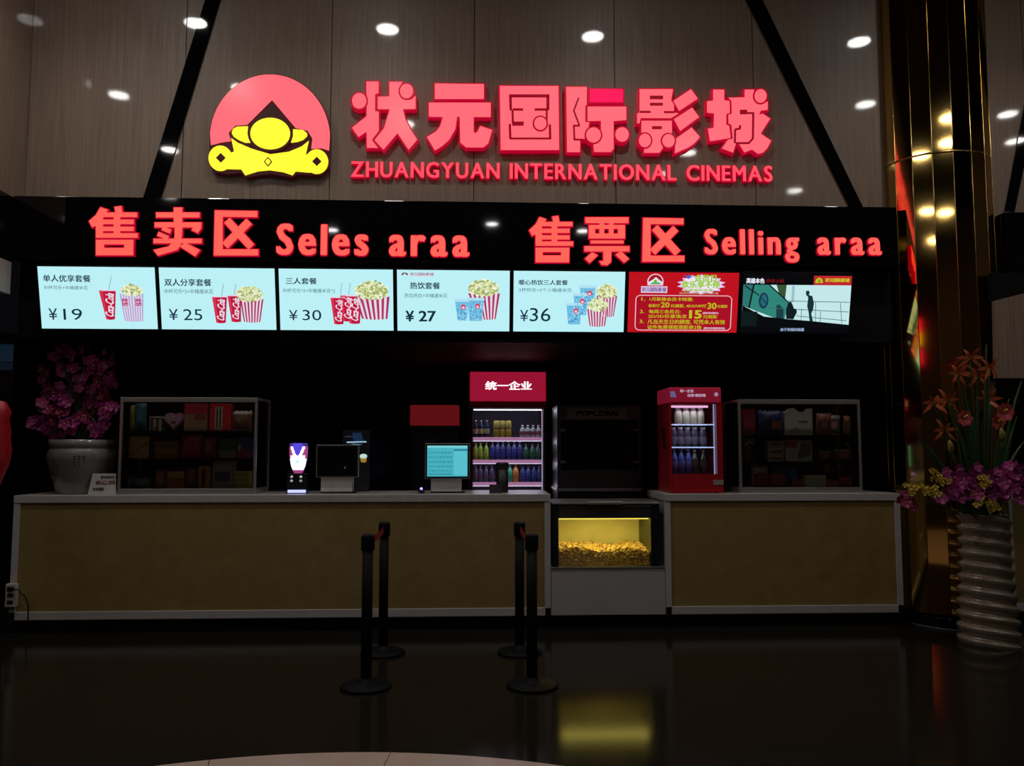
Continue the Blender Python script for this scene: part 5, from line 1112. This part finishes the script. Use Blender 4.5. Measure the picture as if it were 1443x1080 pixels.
for (x, y), lb in zip(((135, 355), (500, 380), (492, 180), (300, 200), (345, 190), (395, 200), (260, 260), (330, 300), (450, 240), (190, 430), (375, 60), (475, 300)),
                      ('strap leaf reaching farthest left from the spiral vase', 'strap leaf reaching farthest right, low one', 'strap leaf rising to the upper right edge', 'strap leaf left of the vase centre, pointing up', 'strap leaf at the vase centre pointing straight up', 'strap leaf right of the vase centre pointing up',
                       'shorter strap leaf leaning left below the orange flowers', 'short central strap leaf behind the coral bloom', 'strap leaf leaning right behind the large coral bloom', 'low strap leaf drooping left over the yellow sprays', 'tallest strap leaf behind the topmost orange flower', 'strap leaf leaning right below the coral blooms')):
    strap(G8(x, y, VY + rv.uniform(-.1, .2)), lb)
for (x, y), lb in zip(((262, 480), (300, 545), (335, 490), (225, 545), (405, 480), (440, 500), (470, 540), (485, 480), (380, 520), (275, 520)),
                      ('magenta orchid spray, upper left of the vase collar', 'magenta orchid spray hanging low at the vase centre', 'magenta orchid spray upper centre of the vase collar', 'magenta orchid spray low at the left of the vase', 'magenta orchid spray upper right of the vase collar', 'magenta orchid spray right of the yellow spray',
                       'magenta orchid spray low at the right of the vase', 'magenta orchid spray at the far right edge', 'magenta orchid spray behind the yellow spray', 'magenta orchid spray between the left and centre ones')):
    p1 = G8(x, y, VY - .2 + rv.uniform(-.1, .12)); spray('orchid_spray', root_at(p1), p1, (0, -.05, .16), ORCHID, 9, lb, 'orchid', 'orchids in the spiral vase', 1.05, start=.55, spread=.07, rnd=rv)
spray('orchid_spray', root_at(G8(92, 590, VY)), G8(92, 590, VY), (-.1, 0, .16), WINE, 7, 'wine red orchid spray reaching left over the counter end', 'orchid', None, .9, start=.7, spread=.05, rnd=rv)
for (x, y), lb in zip(((105, 540), (165, 545), (195, 490), (362, 505), (345, 575), (395, 600)),
                      ('yellow spray reaching farthest left from the vase', 'yellow spray left, beside the farthest one', 'yellow spray upper left above the counter end', 'yellow spray at the centre between magenta orchids', 'yellow spray hanging at the centre, left tip', 'yellow spray hanging lowest at the centre right')):
    p1 = G8(x, y, VY - .27 + rv.uniform(-.04, .04)); spray('yellow_spray', root_at(p1), p1, (0, -.06, .14), YEL, 16, lb, 'flower spray', 'yellow sprays in the spiral vase', 1.0, start=.72, spread=.035, stem_r=.0025, rnd=rv)

# ------------------------------------------------------------------ queue posts
def post(x, y, label, belt_to=None):
    t = thing('queue_post', (x, y, 0), label, 'queue post', 'black queue posts')
    MB().lathe([(.160, 0), (.162, .012), (.150, .022), (.060, .032), (.040, .045), (.034, .06)], (x, y, 0), 40).build('base', M['post_black'], t)
    MB().lathe([(.034, .05), (.034, .86)], (x, y, 0), 24).build('pole', M['post_black'], t)
    MB().lathe([(.034, .845), (.043, .85), (.043, .935), (.038, .945), (.02, .950)], (x, y, 0), 24).build('head', M['post_black'], t)
    if belt_to:
        bx_, by_ = belt_to; d = Vector((bx_ - x, by_ - y, 0)); n = d.normalized(); s = Vector((-n.y, n.x, 0)); p, q = Vector((x, y, 0)) + n * .047, Vector((bx_, by_, 0)) - n * .047
        m = MB().grid(lambda u, v: tuple(p * (1 - u) + q * u + Vector((0, 0, .872 + .048 * v - .012 * math.sin(math.pi * u)))), 12, 1)
        m.grid(lambda u, v: tuple(p * (1 - u) + q * u + s * .002 + Vector((0, 0, .872 + .048 * v - .012 * math.sin(math.pi * u)))), 12, 1)
        m.build('belt', mat('belt_red', (.42, .012, .02), .55), t)
post(-.675, 6.12, 'back left queue post, nearer the counter on the left', (-.685, 5.28)); post(.322, 6.09, 'back right queue post, nearer the counter, below the popcorn case', (.355, 5.25))
post(-.685, 5.28, 'front left queue post, nearer the viewer on the left'); post(.355, 5.25, 'front right queue post, nearer the viewer on the right')

# ------------------------------------------------------------------ odds and ends at the left edge
a, b = at(12, 822, YC), at(26, 855, YC)
ps = thing('power_strip', ((a.x + b.x) / 2, YC, b.z), 'white power strip fixed to the left end of the counter', 'power strip')
MB().box(a.x, b.x, YC - .045, YC - .001, b.z, a.z).build('housing', P_(.62, .58, .54), ps, bev=.008)
for k in range(3): MB().box(a.x + .02, b.x - .02, YC - .047, YC - .044, b.z + .025 + .055 * k, b.z + .055 + .055 * k).build('socket', P_(.03, .03, .03), ps)
xx = (a.x + b.x) / 2; MB().box(xx - .015, xx + .02, YC - .075, YC - .046, b.z + .13, b.z + .165).build('plug', M['black_plastic'], ps, bev=.004)
tag(MB().tube([(xx + .02, YC - .06, b.z + .148), (xx + .06, YC - .06, b.z + .145), (xx + .12, YC - .055, b.z + .09), (xx + .145, YC - .05, b.z + .02), (xx + .15, YC - .05, b.z - .08), (xx + .14, YC - .06, b.z - .15), (xx + .10, YC - .07, b.z - .205), (xx + .02, YC - .09, .006), (xx - .10, YC - .12, .006)], .006, 8).build('extension_cable', M['black_plastic'], loc=(xx, YC - .06, b.z)), 'black cord looping from the power strip down to the floor', 'cord')
tag(MB().tube([(xx - .30, YC - .13, .006), (xx - .2, YC - .17, .006), (xx - .10, YC - .14, .012), (xx - .03, YC - .16, .006), (xx - .08, YC - .2, .006), (xx - .24, YC - .22, .006)], .007, 8).build('extension_cable', P_(.45, .44, .42), loc=(xx - .1, YC - .15, 0)), 'pale cord lying on the floor at the left end of the counter', 'cord')
# red ornament, mostly outside the frame
Y = 6.0; a = at(12, 640, Y); b = at(0, 690, Y); t0 = at(0, 568, Y); cx = a.x - .18; k = .18
orn = thing('red_ornament', (cx, Y, 0), 'glossy red rounded ornament cut by the left edge of the picture', 'ornament')
zt, zb = t0.z + .03, b.z - .10; hz = zt - zb
MB().lathe([(k * .35, 0), (k * .62, hz * .16), (k * .92, hz * .36), (k, hz * .50), (k * .93, hz * .62), (k * .95, hz * .68), (k * .86, hz * .80), (k * .92, hz * .88), (k * .72, hz * .97), (k * .3, hz)], (cx, Y, zb), 32).build('body', mat('sequin_red', (.55, .012, .014), .35, noise=((60, 60, 60), (.40, .006, .01), 2)), orn)
MB().lathe([(.16, 0), (.16, .02), (.03, .04), (.03, zb + .02)], (cx, Y, 0), 24).build('stand', M['black_plastic'], orn)
# pale panel under the left fascia, dim blue display far left
tag(MB().box(-4.4, -3.775, 5.9, 6.70, 2.735, 2.998).build('side_panel', mat('side_panel', (.42, .36, .33), .5, noise=((3, 30, 3), (.36, .31, .28), 3)), loc=(-4.1, 6.3, 2.735)), 'pale panel hanging under the fascia at the left edge', 'panel')
Y = 7.3; a, b = at(-40, 478, Y), at(18, 522, Y)
dsp = thing('blue_display', ((a.x + b.x) / 2, Y, 0), 'dim blue display glowing in the dark at the left edge', 'display')
MB().box(a.x, b.x + .02, Y, Y + .05, b.z - .3, a.z + .02).build('housing', M['black_plastic'], dsp); pic = Picture((a.x + b.x) / 2, Y - .002, b.z, b.x - a.x, a.z - b.z); pic.rect(0, 0, 1, .72, (13, 26, 38), 0); pic.rect(0, .72, 1, .76, (5, 8, 12), 0); pic.rect(0, .76, 1, 1, (9, 18, 27), 0); pic.m.build('display', pic.mats, dsp)
MB().box((a.x + b.x) / 2 - .04, (a.x + b.x) / 2 + .04, Y + .01, Y + .05, 0, b.z - .3).build('stand', M['black_plastic'], dsp)
# wood panel on the right, seen past the column
Y = 6.48; q = [at(u, v, Y) for u, v in ((1402, 424), (1480, 404), (1480, 533), (1404, 533))]
wp = thing('hanging_panel', ((q[0].x + q[1].x) / 2, Y, q[2].z), 'pale wood panel hanging right of the column under the fascia', 'panel')
MB().prism([(p.x, p.z) for p in q], Y, Y + .04).build('panel', M['wood'], wp)
MB().prism([(q[0].x, q[0].z + .001), (q[1].x, q[1].z + .001), (q[1].x, 2.94), (q[0].x, 2.94)], Y + .005, Y + .09).build('hanger', M['black_matte'], wp)
struct(MB().box(4.56, 7.5, 7.25, 7.3, 1.9, 2.95).build('trim_5', M['black_matte']))

# lit red sign on the far lobby wall, seen mirrored in the column
rs = thing('red_wall_sign', (-8.98, -3.0, 3.6), 'lit red vertical sign on the far lobby wall, mirrored in the gold column', 'sign')
MB().box(-9.0, -8.93, -3.3, -2.7, 3.6, 4.9).build('housing', M['black_plastic'], rs)
MB().box(-8.93, -8.92, -3.26, -2.74, 4.15, 4.86).build('upper_face', glow('wall_sign_red', (1.2, .02, .09), 1.3), rs); MB().box(-8.93, -8.92, -3.26, -2.74, 3.64, 4.05).build('lower_face', glow('wall_sign_red_low', (1.1, .02, .12), 1.2), rs)
MB().box(-8.92, -8.915, -3.26, -3.05, 4.15, 4.50).build('yellow_mark', glow('wall_sign_yellow', (1.0, .55, .02), 1.2), rs)
